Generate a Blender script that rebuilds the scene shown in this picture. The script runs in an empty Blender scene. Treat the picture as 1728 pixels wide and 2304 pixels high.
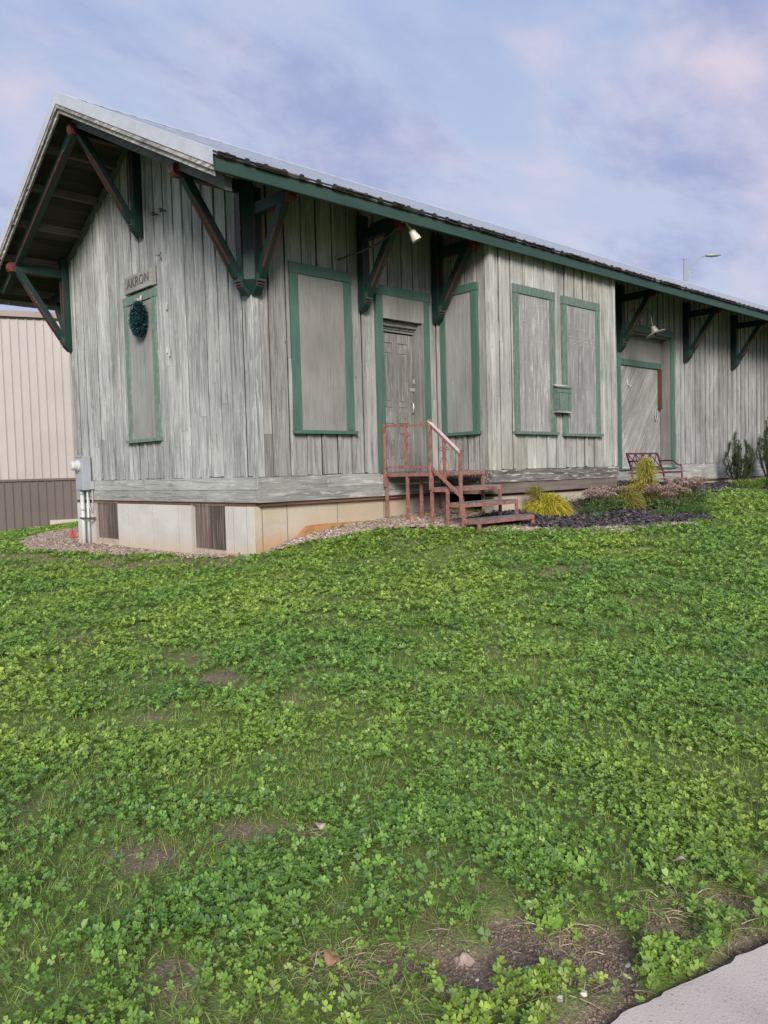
import bpy, math, random
import numpy as np
from mathutils import Vector, Matrix
random.seed(7); rng = np.random.default_rng(7)
S = bpy.context.scene; COL = S.collection
R = math.radians

# ---------------------------------------------------------------- camera
CW, CH, F = 1728., 2304., 1797.
VR = np.array([2775-864., 1006-1152., F]); VL = np.array([-829-864., 1105-1152., F])
ax = VR/np.linalg.norm(VR); ay = VL-(VL@ax)*ax; ay /= np.linalg.norm(ay); az = np.cross(ax, ay)
RM = np.array([ax, ay, az])
CAMP = np.array([-6.291, -9.201, 0.041])
cd = bpy.data.cameras.new('camera'); cam = bpy.data.objects.new('camera', cd); COL.objects.link(cam)
r_, d_, f_ = RM@[1, 0, 0], RM@[0, 1, 0], RM@[0, 0, 1]
m = Matrix.Identity(4)
for i in range(3):
    m[i][0] = r_[i]; m[i][1] = -d_[i]; m[i][2] = -f_[i]; m[i][3] = CAMP[i]
cam.matrix_world = m
cd.sensor_fit = 'VERTICAL'; cd.sensor_height = 24; cd.lens = 24*F/CH; cd.clip_start = .05; cd.clip_end = 2000
S.camera = cam
# ---------------------------------------------------------------- light
SUN_EL, SUN_AZ = 26., 229.         # degrees; azimuth of the sun as an angle from +X, counter-clockwise
sd = Vector((math.cos(R(SUN_EL))*math.cos(R(SUN_AZ)), math.cos(R(SUN_EL))*math.sin(R(SUN_AZ)), math.sin(R(SUN_EL))))
sl = bpy.data.lights.new('sun', 'SUN'); sl.energy = 4.2; sl.angle = R(22); sl.color = (1, .94, .86)
so = bpy.data.objects.new('sun', sl); COL.objects.link(so); so.rotation_euler = sd.to_track_quat('Z', 'Y').to_euler()
S.view_settings.view_transform = 'Standard'; S.view_settings.look = 'None'; S.view_settings.gamma = 1
S.view_settings.exposure = 0.25; S.view_settings.use_curve_mapping = False

W = bpy.data.worlds.new('World'); S.world = W; W.use_nodes = True
nt = W.node_tree; nt.nodes.clear(); N = nt.nodes.new; LK = nt.links.new
wo = N('ShaderNodeOutputWorld'); bg = N('ShaderNodeBackground'); bg.inputs[1].default_value = .1; LK(bg.outputs[0], wo.inputs[0])
sky = N('ShaderNodeTexSky'); sky.sky_type = 'NISHITA'; sky.sun_disc = False; sky.sun_elevation = R(SUN_EL)
sky.sun_rotation = R(90-SUN_AZ); sky.air_density = 1.2; sky.dust_density = 1.5
tc = N('ShaderNodeTexCoord'); sep = N('ShaderNodeSeparateXYZ'); LK(tc.outputs['Generated'], sep.inputs[0])
za = N('ShaderNodeMath'); za.operation = 'MAXIMUM'; LK(sep.outputs[2], za.inputs[0]); za.inputs[1].default_value = 0
zb = N('ShaderNodeMath'); zb.operation = 'ADD'; LK(za.outputs[0], zb.inputs[0]); zb.inputs[1].default_value = .34
cmb = N('ShaderNodeCombineXYZ')
for k in (0, 1):
    dv = N('ShaderNodeMath'); dv.operation = 'DIVIDE'; LK(sep.outputs[k], dv.inputs[0]); LK(zb.outputs[0], dv.inputs[1]); LK(dv.outputs[0], cmb.inputs[k])
def wnoise(scale, det, off, rough=.5, dist=0.):
    mp = N('ShaderNodeMapping'); LK(cmb.outputs[0], mp.inputs[0]); mp.inputs['Location'].default_value = off
    mp.inputs['Rotation'].default_value = (0, 0, R(35)); mp.inputs['Scale'].default_value = (1, 1.7, 1)
    n = N('ShaderNodeTexNoise'); n.inputs['Scale'].default_value = scale; n.inputs['Detail'].default_value = det
    n.inputs['Roughness'].default_value = rough; n.inputs['Distortion'].default_value = dist; LK(mp.outputs[0], n.inputs[0]); return n
def wramp(n, a, b):
    r = N('ShaderNodeMapRange'); r.interpolation_type = 'SMOOTHSTEP'; r.inputs[1].default_value = a; r.inputs[2].default_value = b; LK(n.outputs[0], r.inputs[0]); return r
def wmix(f, a, b):
    x = N('ShaderNodeMix'); x.data_type = 'RGBA'; LK(f.outputs[0], x.inputs[0])
    for s_, i in ((a, 6), (b, 7)):
        if isinstance(s_, tuple): x.inputs[i].default_value = s_+(1,)
        else: LK(s_, x.inputs[i])
    return x.outputs[2]
haze = N('ShaderNodeMapRange'); LK(za.outputs[0], haze.inputs[0]); haze.inputs[1].default_value = 0.0; haze.inputs[2].default_value = .75
base = wmix(haze, (5.6, 6.0, 7.1), (2.8, 3.9, 6.9))
half = N('ShaderNodeMath'); half.operation = 'ADD'; half.inputs[0].default_value = .8; half.inputs[1].default_value = 0
base = wmix(half, sky.outputs[0], base)
c1 = wmix(wramp(wnoise(1.3, 6, (3.1, 1.2, 0), .58, .25), .40, .60), base, (4.4, 4.9, 6.6))     # pale lavender veil
c2 = wmix(wramp(wnoise(1.9, 8, (2.3, 4.4, 2), .60, .35), .47, .66), c1, (3.0, 3.5, 5.6))      # greyer cloud bodies
c3 = wmix(wramp(wnoise(2.4, 8, (1.3, 8.4, 5), .55, .25), .46, .78), c2, (6.2, 5.6, 6.6))       # pinkish lit edges
LK(c3, bg.inputs[0])

# ---------------------------------------------------------------- terrain function (metres; z = 0 is the floor of the depot)
CP = np.array([(0,0,-1.1),(.73,0,-.9),(1.4,0,-.8),(2.3,0,-.76),(2.33,-1.06,-.80),(2.33,-1.97,-.87),(3.6,-1.97,-.87),(3.6,-1.0,-.72),(5.87,-1.06,-.68),(7.4,-1.06,-.54),
(9.5,-1.45,-.49),(9.5,-.9,-.44),(11.5,0,-.5),(14,-.6,-.6),(17.6,0,-.62),(25,0,-.66),(0,1.4,-1.18),(0,3.4,-1.2),(0,5.7,-1.21),(0,8,-1.27),(-6,-9,-1.29),(-4,-8.3,-1.28),
(-.76,3.94,-1.25),(4.2,-3.2,-.98),(6.1,-3.6,-.93),(7.6,-2.0,-.82),(13,-1.8,-.7),(10,-6,-1.0),(16,-8,-1.1),(0,-5,-1.24),(-5,0,-1.36),(-12,0,-1.5),(-12,-10,-1.4),(0,-14,-1.3),(10,-14,-1.25),
(2.03,17.2,-1.6),(3.7,15.6,-1.38),(1,-2,-1.03),(-2,-2,-1.2),(-3,5,-1.33),(-3,10,-1.45),(-10,15,-1.7),(25,-8,-1.0),(30,5,-.9),(30,25,-1.3),(10,25,-1.4),(-25,-25,-1.5),(25,-30,-1.3),(40,-20,-1.2),(-30,20,-1.8)], float)
def _k(r2): return .5*r2*np.log(np.maximum(r2, 1e-12))
_n = len(CP); _d = ((CP[:, None, :2]-CP[None, :, :2])**2).sum(2)
_A = np.zeros((_n+3, _n+3)); _A[:_n, :_n] = _k(_d)+np.eye(_n)*.05; _A[:_n, _n] = 1; _A[:_n, _n+1:] = CP[:, :2]; _A[_n, :_n] = 1; _A[_n+1:, :_n] = CP[:, :2].T
_w = np.linalg.solve(_A, np.concatenate([CP[:, 2], [0, 0, 0]]))
def vnoise(x, y, s, seed=0):
    rr = np.random.default_rng(seed).random((64, 64)); x = np.asarray(x)*s+31.7; y = np.asarray(y)*s+17.3
    xi = np.floor(x).astype(int); yi = np.floor(y).astype(int); fx = x-xi; fy = y-yi; fx = fx*fx*(3-2*fx); fy = fy*fy*(3-2*fy)
    g = lambda a, b: rr[a % 64, b % 64]
    return (g(xi, yi)*(1-fx)+g(xi+1, yi)*fx)*(1-fy)+(g(xi, yi+1)*(1-fx)+g(xi+1, yi+1)*fx)*fy
def fbm(x, y, s, seed=0): return (vnoise(x, y, s, seed)+.5*vnoise(x, y, s*2.1, seed+1)+.25*vnoise(x, y, s*4.3, seed+2))/1.75
def walk_y(x): return WY0-WYS*(x+4.683)+.006*np.sin(np.asarray(x)*5)       # lawn-side edge of the pavement
WY0, WYS = -8.228, .2
SOIL = [(-4.88, -7.70, .06), (-4.76, -7.80, .14), (-4.6, -7.92, .15), (-4.45, -8.04, .14), (-4.25, -8.14, .09), (-4.0, -8.2, .06), (-3.7, -8.28, .06), (-3.3, -8.36, .06)]
BARE = [(-4.71, -6.74, .14), (-5.0, -6.63, .13), (-3.58, -4.74, .26), (-3.45, -4.1, .2), (-3.62, -5.5, .16), (-3.6, -2.8, .28), (-3.0, -5.0, .12), (-5.3, -7.35, .1), (-4.56, -6.96, .08),
        (-1.9, -5.6, .12), (-5.25, -5.9, .13), (-1.2, -3.4, .2), (-4.3, -5.2, .1), (-2.2, -7.0, .1), (-3.92, -8.03, .07)]
def soilmask(x, y):
    o = np.zeros(np.shape(x)); wob = (fbm(x, y, 7, 5)-.5)*.22
    for a, b, r in SOIL: o = np.maximum(o, np.clip((r+wob-np.hypot(x-a, y-b))/.05+.5, 0, 1))
    o = np.maximum(o, np.clip((.07+wob*1.3-(y-walk_y(x)))/.05, 0, 1)*(y > walk_y(x)-.3))
    return o
def baremask(x, y):
    o = np.zeros(np.shape(x)); wob = (fbm(x, y, 5, 9)-.5)*.30
    for a, b, r in BARE: o = np.maximum(o, np.clip((r*.8+wob-np.hypot(x-a, y-b))/.12+.3, 0, 1))
    n = fbm(x, y, 1.1, 40); o = np.maximum(o, np.clip((n-.76)/.05, 0, 1)*.6*(np.hypot(x+6.3, y+9.2) > 4.5))
    return o
def dstrip(x, y):
    o = np.zeros(len(x)); wob = (fbm(x, y, 1.5, 44)-.5)*.6
    for a, b in ((-.3, .6), (-.5, 1.2), (-.8, 2.0), (-1.0, 2.9), (-1.3, 3.9), (-1.5, 5.0), (-1.7, 6.2), (-1.8, 7.5), (-1.5, 9.0), (-3, 9), (-3, 7)): o = np.maximum(o, np.clip((.62+wob-np.hypot(x-a, y-b))/.4, 0, 1))
    return o
def gz(x, y):
    x = np.asarray(x, float); y = np.asarray(y, float); sh = x.shape; x = x.ravel(); y = y.ravel(); o = np.empty_like(x)
    for i in range(0, len(x), 20000):
        a = x[i:i+20000]; b = y[i:i+20000]
        d = (a[:, None]-CP[None, :, 0])**2+(b[:, None]-CP[None, :, 1])**2
        o[i:i+20000] = _k(d)@_w[:_n]+_w[_n]+_w[_n+1]*a+_w[_n+2]*b
    t = np.clip((np.hypot(x-3, y)-26)/20, 0, 1); t = t*t*(3-2*t); o = o*(1-t)-1.5*t
    nr = np.hypot(x+6.3, y+9.2) < 9
    if nr.any(): o[nr] += (fbm(x[nr], y[nr], 1.6, 3)-.5)*.05-.03*soilmask(x[nr], y[nr])
    return o.reshape(sh)
def gz1(x, y): return float(gz(np.array([x]), np.array([y]))[0])
def inpoly(x, y, P):
    c = np.zeros(np.shape(x), bool); n = len(P)
    for i in range(n):
        x0, y0 = P[i]; x1, y1 = P[(i+1) % n]
        c ^= ((y0 > y) != (y1 > y)) & (x < (x1-x0)*(y-y0)/((y1-y0) or 1e-9)+x0)
    return c
MULCH = [(3.0,-1.75),(3.42,-2.13),(3.84,-2.6),(4.7,-2.75),(4.85,-3.1),(5.6,-3.3),(6.5,-3.4),(7.5,-2.75),(8.1,-2.35),(8.7,-2.05),(9.64,-2.0),(11.2,-1.95),(12.4,-2.05),(14,-2.2),(17,-2.3),(24,-2.3),(24,.05),(7.4,.05),(7.4,-1.0),(3.9,-1.0),(3.5,-1.0)]
GRAVEL_A = [(.02,.15),(-.11,1.0),(-.2,2.2),(-.45,3.3),(-.75,4.4),(-.95,5.6),(-.9,6.6),(-.5,8.0),(.1,9.6),(1.5,11.8),(2.4,11.3),(1.8,9.0),(.9,7.4),(.1,6.2),(.05,3)]
GRAVEL_B = [(.06,.12),(.12,-.12),(.35,-.22),(.62,-.42),(1.0,-.62),(1.5,-.75),(1.95,-1.0),(2.2,-1.5),(2.5,-2.1),(3.1,-2.45),(3.7,-2.85),(4.5,-3.2),(5.5,-3.5),(6.1,-3.55),(5.5,-3.2),(4.85,-3.05),(4.7,-2.65),(3.84,-2.5),(3.4,-2.05),(3.0,-1.7),(3.6,-.95),(3.7,.06)]

# ---------------------------------------------------------------- mesh helpers
class MB:
    def __init__(s): s.v = []; s.f = []; s.m = []; s.r = []
    def add(s, vs, fs, m=0, r=None):
        b = len(s.v); s.v += [tuple(map(float, v)) for v in vs]; r = random.random() if r is None else r
        for f in fs: s.f.append(tuple(i+b for i in f)); s.m.append(m); s.r.append(r)
        return s
    BF = [(0,3,2,1),(4,5,6,7),(0,1,5,4),(1,2,6,5),(2,3,7,6),(3,0,4,7)]
    def hexa(s, p, m=0, r=None): return s.add(p, MB.BF, m, r)      # p: 4 bottom, 4 top
    def box(s, x0, x1, y0, y1, z0, z1, m=0, r=None, j=0):
        p = [(x0,y0,z0),(x1,y0,z0),(x1,y1,z0),(x0,y1,z0),(x0,y0,z1),(x1,y0,z1),(x1,y1,z1),(x0,y1,z1)]
        if j: p = [tuple(c+random.uniform(-j, j) for c in q) for q in p]
        return s.hexa(p, m, r)
    def bar(s, a, b, w, h, up=(0,0,1), m=0, r=None):                # rectangular bar from a to b; w across, h along 'up'
        a = Vector(a); b = Vector(b); d = (b-a).normalized(); x = d.cross(Vector(up))
        if x.length < 1e-4: x = d.cross(Vector((1,0,0)))
        x.normalize(); u = x.cross(d); p = []
        for q in (a, b):
            for sx, su in ((-1,-1),(1,-1),(1,1),(-1,1)): p.append(tuple(q+x*sx*w/2+u*su*h/2))
        return s.hexa(p, m, r)
    def tube(s, pts, rad, n=8, m=0, r=None, closed=False):
        pts = [Vector(p) for p in pts]; rad = rad if hasattr(rad, '__len__') else [rad]*len(pts); vs = []; k = len(pts); x = None
        for i, p in enumerate(pts):
            t = (pts[(i+1) % k]-pts[i-1]) if closed else (pts[min(i+1, k-1)]-pts[max(i-1, 0)])
            t.normalize()
            if x is None: x = t.orthogonal().normalized()
            else: x = (x-t*x.dot(t)); x = x.normalized() if x.length > 1e-6 else t.orthogonal().normalized()
            y = t.cross(x)
            for a in range(n): an = 2*math.pi*a/n; vs.append(tuple(p+(x*math.cos(an)+y*math.sin(an))*rad[i]))
        fs = []
        for i in range(k if closed else k-1):
            j = (i+1) % k
            for a in range(n): fs.append((i*n+a, i*n+(a+1) % n, j*n+(a+1) % n, j*n+a))
        if not closed: fs += [tuple(range(n))[::-1], tuple(range((k-1)*n, k*n))]
        return s.add(vs, fs, m, r)
    def lathe(s, prof, o, axis=(0,0,1), n=24, m=0):                 # prof: (radius, height) list
        A = Vector(axis).normalized(); x = A.orthogonal().normalized(); y = A.cross(x); o = Vector(o); vs = []; fs = []
        for rr, h in prof:
            for a in range(n): an = 2*math.pi*a/n; vs.append(tuple(o+A*h+(x*math.cos(an)+y*math.sin(an))*rr))
        for i in range(len(prof)-1):
            for a in range(n): fs.append((i*n+a, i*n+(a+1) % n, (i+1)*n+(a+1) % n, (i+1)*n+a))
        return s.add(vs, fs, m)
    def prism(s, poly, ext, m=0, r=None):                           # poly of 3-D points extruded by ext
        n = len(poly); vs = [tuple(p) for p in poly]+[tuple(Vector(p)+Vector(ext)) for p in poly]
        return s.add(vs, [tuple(range(n))[::-1], tuple(range(n, 2*n))]+[(i, (i+1) % n, n+(i+1) % n, n+i) for i in range(n)], m, r)
    def build(s, name, mats, parent=None, smooth=False, bevel=0):
        o = worldpos(parent) if parent is not None else Vector((0,0,0))
        me = bpy.data.meshes.new(name); me.from_pydata([tuple(Vector(v)-o) for v in s.v], [], s.f)
        mats = mats if isinstance(mats, (list, tuple)) else [mats]
        for q in mats: me.materials.append(q)
        me.polygons.foreach_set('material_index', s.m)
        at = me.attributes.new('rnd', 'FLOAT', 'FACE'); at.data.foreach_set('value', s.r)
        import bmesh
        bm = bmesh.new(); bm.from_mesh(me); bmesh.ops.recalc_face_normals(bm, faces=bm.faces); bm.to_mesh(me); bm.free()
        if smooth: me.polygons.foreach_set('use_smooth', [True]*len(me.polygons))
        ob = bpy.data.objects.new(name, me); COL.objects.link(ob); ob.parent = parent
        if bevel:
            b = ob.modifiers.new('bevel', 'BEVEL'); b.width = bevel; b.segments = 2; b.limit_method = 'ANGLE'
        return ob
def worldpos(o):
    p = Vector((0,0,0))
    while o is not None: p += o.location; o = o.parent
    return p
def tag(o, label=None, cat=None, group=None, kind=None):
    for k, v in (('label', label), ('category', cat), ('group', group), ('kind', kind)):
        if v: o[k] = v
    return o
def thing(name, loc, label, cat, group=None):
    o = bpy.data.objects.new(name, None); COL.objects.link(o); o.location = loc; o.empty_display_size = .2
    return tag(o, label, cat, group)
def arr_mesh(name, V, Fq, colr, mats, parent=None, matidx=None, loc=(0,0,0)):  # numpy quads with one colour per face
    me = bpy.data.meshes.new(name); V = (np.asarray(V, np.float32)-np.array(loc, np.float32)).astype(np.float32); Fq = np.asarray(Fq, np.int32); k = Fq.shape[1]
    me.vertices.add(len(V)); me.vertices.foreach_set('co', V.ravel()); me.loops.add(Fq.size); me.loops.foreach_set('vertex_index', Fq.ravel())
    me.polygons.add(len(Fq)); me.polygons.foreach_set('loop_start', np.arange(0, Fq.size, k, dtype=np.int32))
    try: me.polygons.foreach_set('loop_total', np.full(len(Fq), k, np.int32))
    except Exception: pass
    for q in mats: me.materials.append(q)
    if matidx is not None: me.polygons.foreach_set('material_index', np.asarray(matidx, np.int32))
    c = np.ones((len(Fq), 4), np.float32); c[:, :3] = colr
    at = me.attributes.new('tone', 'FLOAT_COLOR', 'FACE'); at.data.foreach_set('color', c.ravel())
    me.update(calc_edges=True); ob = bpy.data.objects.new(name, me); COL.objects.link(ob); ob.parent = parent
    return ob

# ---------------------------------------------------------------- materials
class NT:
    def __init__(s, name):
        s.m = bpy.data.materials.new(name); s.m.use_nodes = True; s.t = s.m.node_tree; s.t.nodes.clear()
        s.out = s.n('ShaderNodeOutputMaterial'); s.b = s.n('ShaderNodeBsdfPrincipled'); s.l(s.b.outputs[0], s.out.inputs[0])
        s.tc = s.n('ShaderNodeTexCoord')
    def n(s, t): return s.t.nodes.new(t)
    def l(s, a, b): s.t.links.new(a, b)
    def attr(s, name): a = s.n('ShaderNodeAttribute'); a.attribute_name = name; return a
    def vec(s, scale, rnd=True, rot=(0,0,0)):
        src = s.tc.outputs['Object']
        if rnd:
            a = s.attr('rnd'); ml = s.n('ShaderNodeMath'); ml.operation = 'MULTIPLY'; ml.inputs[1].default_value = 37.; s.l(a.outputs['Fac'], ml.inputs[0])
            ad = s.n('ShaderNodeVectorMath'); s.l(src, ad.inputs[0]); s.l(ml.outputs[0], ad.inputs[1]); src = ad.outputs[0]
        if any(rot):
            m0 = s.n('ShaderNodeMapping'); m0.inputs['Rotation'].default_value = rot; s.l(src, m0.inputs[0]); src = m0.outputs[0]
        mp = s.n('ShaderNodeMapping'); mp.inputs['Scale'].default_value = scale; s.l(src, mp.inputs[0]); return mp.outputs[0]
    def noise(s, v, det=4, rough=.55, dist=0., scale=1.):
        n = s.n('ShaderNodeTexNoise'); n.inputs['Scale'].default_value = scale; n.inputs['Detail'].default_value = det
        n.inputs['Roughness'].default_value = rough; n.inputs['Distortion'].default_value = dist; s.l(v, n.inputs[0]); return n.outputs[0]
    def mr(s, v, a, b, c=0., d=1., smooth=True):
        r = s.n('ShaderNodeMapRange'); r.interpolation_type = 'SMOOTHSTEP' if smooth else 'LINEAR'
        for i, q in ((1, a), (2, b), (3, c), (4, d)): r.inputs[i].default_value = q
        s.l(v, r.inputs[0]); return r.outputs[0]
    def mix(s, f, a, b, mode='MIX'):
        x = s.n('ShaderNodeMix'); x.data_type = 'RGBA'; x.blend_type = mode
        if isinstance(f, float): x.inputs[0].default_value = f
        else: s.l(f, x.inputs[0])
        for q, i in ((a, 6), (b, 7)):
            if isinstance(q, tuple): x.inputs[i].default_value = q+(1,)
            else: s.l(q, x.inputs[i])
        return x.outputs[2]
    def mul(s, a, b):
        x = s.n('ShaderNodeMath'); x.operation = 'MULTIPLY'
        for q, i in ((a, 0), (b, 1)):
            if isinstance(q, (int, float)): x.inputs[i].default_value = q
            else: s.l(q, x.inputs[i])
        return x.outputs[0]
    def scalecol(s, c, f):
        x = s.n('ShaderNodeVectorMath'); x.operation = 'SCALE'; s.l(f, x.inputs['Scale'])
        if isinstance(c, tuple): x.inputs[0].default_value = c
        else: s.l(c, x.inputs[0])
        return x.outputs[0]
    def bump(s, h, st, dist=.01):
        b = s.n('ShaderNodeBump'); b.inputs['Strength'].default_value = st; b.inputs['Distance'].default_value = dist; s.l(h, b.inputs['Height']); s.l(b.outputs[0], s.b.inputs['Normal'])
    def fin(s, col, rough=.8, metal=0., spec=.3):
        if isinstance(col, tuple): s.b.inputs['Base Color'].default_value = col+(1,)
        else: s.l(col, s.b.inputs['Base Color'])
        if isinstance(rough, float): s.b.inputs['Roughness'].default_value = rough
        else: s.l(rough, s.b.inputs['Roughness'])
        s.b.inputs['Metallic'].default_value = metal; s.b.inputs['Specular IOR Level'].default_value = spec
        return s.m
def scl(d, across, along): return {'Z': (across, across, along), 'X': (along, across, across), 'Y': (across, along, across)}[d]
def wood(name, paint, bare, dark, d='Z', wear=.5, light=None, tint=.12, bumpst=.5, rough=.85, rot=(0,0,0), warm=None):
    """weathered painted board: paint worn through in streaks along the grain"""
    s = NT(name)
    st = s.noise(s.vec(scl(d, 16, .9), rot=rot), 7, .65, .2)
    fine = s.noise(s.vec(scl(d, 95, 2.2), rot=rot), 4, .6, .1)
    big = s.noise(s.vec(scl(d, 2.2, .8), rot=rot), 3, .5)
    col = s.mix(s.mr(st, .38, .66), paint, bare)
    f = s.n('ShaderNodeMath'); f.operation = 'ADD'; s.l(s.mul(big, .55), f.inputs[0]); s.l(s.mul(st, .55), f.inputs[1])
    col = s.mix(s.mr(f.outputs[0], .62-wear*.2, .72-wear*.2), paint, col)
    if light is not None:
        chip = s.noise(s.vec(scl(d, 26, 2.6), rot=rot), 6, .7, .4); col = s.mix(s.mul(s.mr(chip, .53, .62), .8), col, light)
    dk = s.noise(s.vec(scl(d, 42, 1.4), rot=rot), 6, .7, .15); col = s.mix(s.mul(s.mr(dk, .54, .68), .8), col, dark)
    vo = s.n('ShaderNodeTexVoronoi'); vo.inputs['Scale'].default_value = 1.; s.l(s.vec(scl(d, 5.5, 2.4), rot=rot), vo.inputs[0])
    col = s.mix(s.mul(s.mr(vo.outputs['Distance'], .03, .075, 1, 0), .75), col, dark)
    if warm is not None:
        wn = s.noise(s.vec((.7, .7, .5), rnd=False), 3, .5); col = s.mix(s.mul(s.mr(wn, .45, .65), .6), col, warm, 'MULTIPLY')
    blot = s.noise(s.vec((.9, .9, .55), rnd=False), 4, .6); col = s.scalecol(col, s.mr(blot, .33, .67, .80, 1.10))
    col = s.scalecol(col, s.mul(s.mr(fine, .25, .75, .8, 1.12), s.mr(s.attr('rnd').outputs['Fac'], 0, 1, 1-tint, 1+tint, False)))
    s.bump(s.mix(.5, st, fine), bumpst, .006)
    return s.fin(col, rough)
def paint(name, c, c2=None, sc=6, d=None, wear=None, rough=.6, metal=0., spec=.35, bump=.15, wth=(.6, .68)):
    s = NT(name); c2 = c2 or tuple(q*.75 for q in c); v = s.vec((sc,)*3 if d is None else scl(d, sc*3, sc*.4))
    n = s.noise(v, 6, .6); col = s.mix(s.mr(n, .35, .7), c, c2)
    if wear is not None:
        w = s.noise(s.vec((24,)*3 if d is None else scl(d, 50, 7)), 6, .72, .3); col = s.mix(s.mr(w, wth[0], wth[1]), col, wear)
    fine = s.noise(s.vec((130,)*3), 2); col = s.scalecol(col, s.mr(fine, .2, .8, .9, 1.1))
    s.bump(n, bump, .006); return s.fin(col, rough, metal, spec)
def leafmat(name, trans=.3, rough=.55):
    s = NT(name); a = s.attr('tone'); s.l(a.outputs['Color'], s.b.inputs['Base Color']); s.b.inputs['Roughness'].default_value = rough; s.b.inputs['Specular IOR Level'].default_value = .3
    t = s.n('ShaderNodeBsdfTranslucent'); s.l(a.outputs['Color'], t.inputs[0]); mx = s.n('ShaderNodeMixShader'); mx.inputs[0].default_value = trans
    s.l(s.b.outputs[0], mx.inputs[1]); s.l(t.outputs[0], mx.inputs[2]); s.l(mx.outputs[0], s.out.inputs[0]); return s.m

M = {}
M['siding'] = wood('gable siding', (.39,.397,.392), (.24,.243,.244), (.08,.078,.077), 'Z', .72, (.54,.55,.52), .17, 1.)
M['siding_f'] = wood('front siding', (.31,.303,.29), (.205,.20,.193), (.06,.055,.05), 'Z', .65, (.39,.38,.35), .16, 1.)
M['siding_b'] = wood('bay siding', (.40,.402,.378), (.27,.265,.247), (.08,.07,.06), 'Z', .7, (.47,.47,.42), .16, 1., warm=(.97,.92,.80))
M['siding_l'] = wood('freight siding', (.315,.315,.307), (.21,.208,.203), (.065,.06,.057), 'Z', .65, (.40,.40,.38), .16, 1.)
M['skirtX'] = wood('skirt boards', (.30,.30,.28), (.19,.187,.175), (.08,.075,.07), 'X', .7, (.47,.48,.44), .14, .8)
M['skirtY'] = wood('skirt boards gable', (.34,.347,.33), (.24,.24,.235), (.10,.095,.09), 'Y', .55, (.46,.47,.445), .14, .8)
M['rotten'] = wood('rotten beam', (.17,.155,.14), (.085,.075,.07), (.03,.027,.026), 'X', .9, (.50,.50,.47), .2, 1.)
M['brownboard'] = wood('bare brown board', (.20,.165,.145), (.145,.115,.10), (.07,.055,.048), 'X', .8, None, .12)
M['rust'] = wood('red brown sill', (.17,.085,.055), (.10,.05,.035), (.04,.025,.02), 'X', .7, None, .2)
M['rustY'] = wood('red brown sill gable', (.17,.085,.055), (.10,.05,.035), (.04,.025,.02), 'Y', .7, None, .2)
M['ply'] = wood('painted plywood', (.245,.235,.22), (.22,.212,.20), (.16,.153,.147), 'Z', .4, None, .02, .15)
M['plyside'] = wood('painted plywood bay side', (.265,.265,.26), (.225,.225,.22), (.17,.17,.165), 'Z', .5, None, .02, .15)
M['plyold'] = wood('flaking plywood', (.30,.295,.285), (.22,.215,.21), (.14,.135,.13), 'Z', .9, (.46,.46,.43), .03, .5)
M['green'] = paint('green trim', (.068,.135,.102), (.050,.105,.08), 5, 'Z', (.17,.20,.17), .6, wth=(.62,.72))
M['greenworn'] = paint('worn green trim', (.105,.165,.13), (.075,.125,.098), 5, 'Z', (.22,.22,.19), .65, wth=(.53,.62))
M['greenY'] = paint('pale green trim', (.12,.19,.15), (.09,.155,.12), 5, 'Z', (.27,.285,.26), .65, wth=(.52,.62))
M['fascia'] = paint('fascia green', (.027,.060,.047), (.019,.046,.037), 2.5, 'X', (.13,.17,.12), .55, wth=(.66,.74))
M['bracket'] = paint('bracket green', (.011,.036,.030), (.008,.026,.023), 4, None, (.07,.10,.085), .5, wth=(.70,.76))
M['red'] = paint('red chamfer', (.14,.030,.030), (.09,.023,.023), 6, None, (.40,.36,.33), .6, wth=(.62,.70))
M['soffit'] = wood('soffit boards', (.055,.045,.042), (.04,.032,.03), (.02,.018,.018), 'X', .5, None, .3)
M['purlin'] = wood('purlins', (.15,.125,.115), (.10,.08,.075), (.05,.04,.04), 'X', .6, None, .15)
M['barge'] = wood('weathered barge', (.36,.34,.33), (.19,.17,.16), (.06,.05,.05), 'Y', .8, (.62,.62,.60), .1, .8)
M['rakebeam'] = wood('rake beam', (.15,.165,.165), (.11,.115,.115), (.05,.05,.05), 'Y', .6, None, .1)
M['shingle'] = wood('old shingles', (.05,.035,.032), (.035,.025,.023), (.015,.012,.012), 'X', .8, (.16,.12,.10), .5, 1.)
M['doorwood'] = wood('grey door', (.23,.222,.205), (.17,.165,.155), (.075,.07,.065), 'Z', .7, (.33,.325,.30), .10, .8)
M['jamb'] = wood('grey jamb', (.20,.197,.187), (.16,.157,.15), (.08,.077,.073), 'Z', .5, None, .08)
M['signwood'] = wood('sign board', (.27,.27,.258), (.22,.215,.207), (.15,.145,.14), 'Y', .5, None, .03)
M['flash'] = paint('galvanised flashing', (.54,.56,.60), (.46,.48,.52), 3, None, (.66,.66,.68), .5, .25, .5, .05, (.64,.8))
M['roofmetal'] = paint('ribbed steel roofing', (.40,.43,.48), (.33,.36,.41), 1.5, None, None, .4, .55, .5, .03)
M['dark'] = paint('dark void', (.022,.021,.02), (.016,.015,.015), 5, None, None, .9)
M['metalred'] = paint('salmon painted steel', (.285,.13,.106), (.17,.075,.062), 11, None, (.38,.28,.25), .65, .0, .25, .3, (.57,.66))
M['tread'] = wood('grey treads', (.19,.18,.175), (.12,.11,.107), (.05,.045,.043), 'X', .8, (.38,.36,.35), .18)
M['handrail'] = paint('worn handrail', (.62,.52,.52), (.50,.38,.38), 8, None, (.42,.15,.12), .5, .1, .4, .1, (.58,.66))
M['benchred'] = paint('dark red steel', (.11,.018,.026), (.08,.013,.02), 6, None, None, .4, .1, .5, .05)
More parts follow.
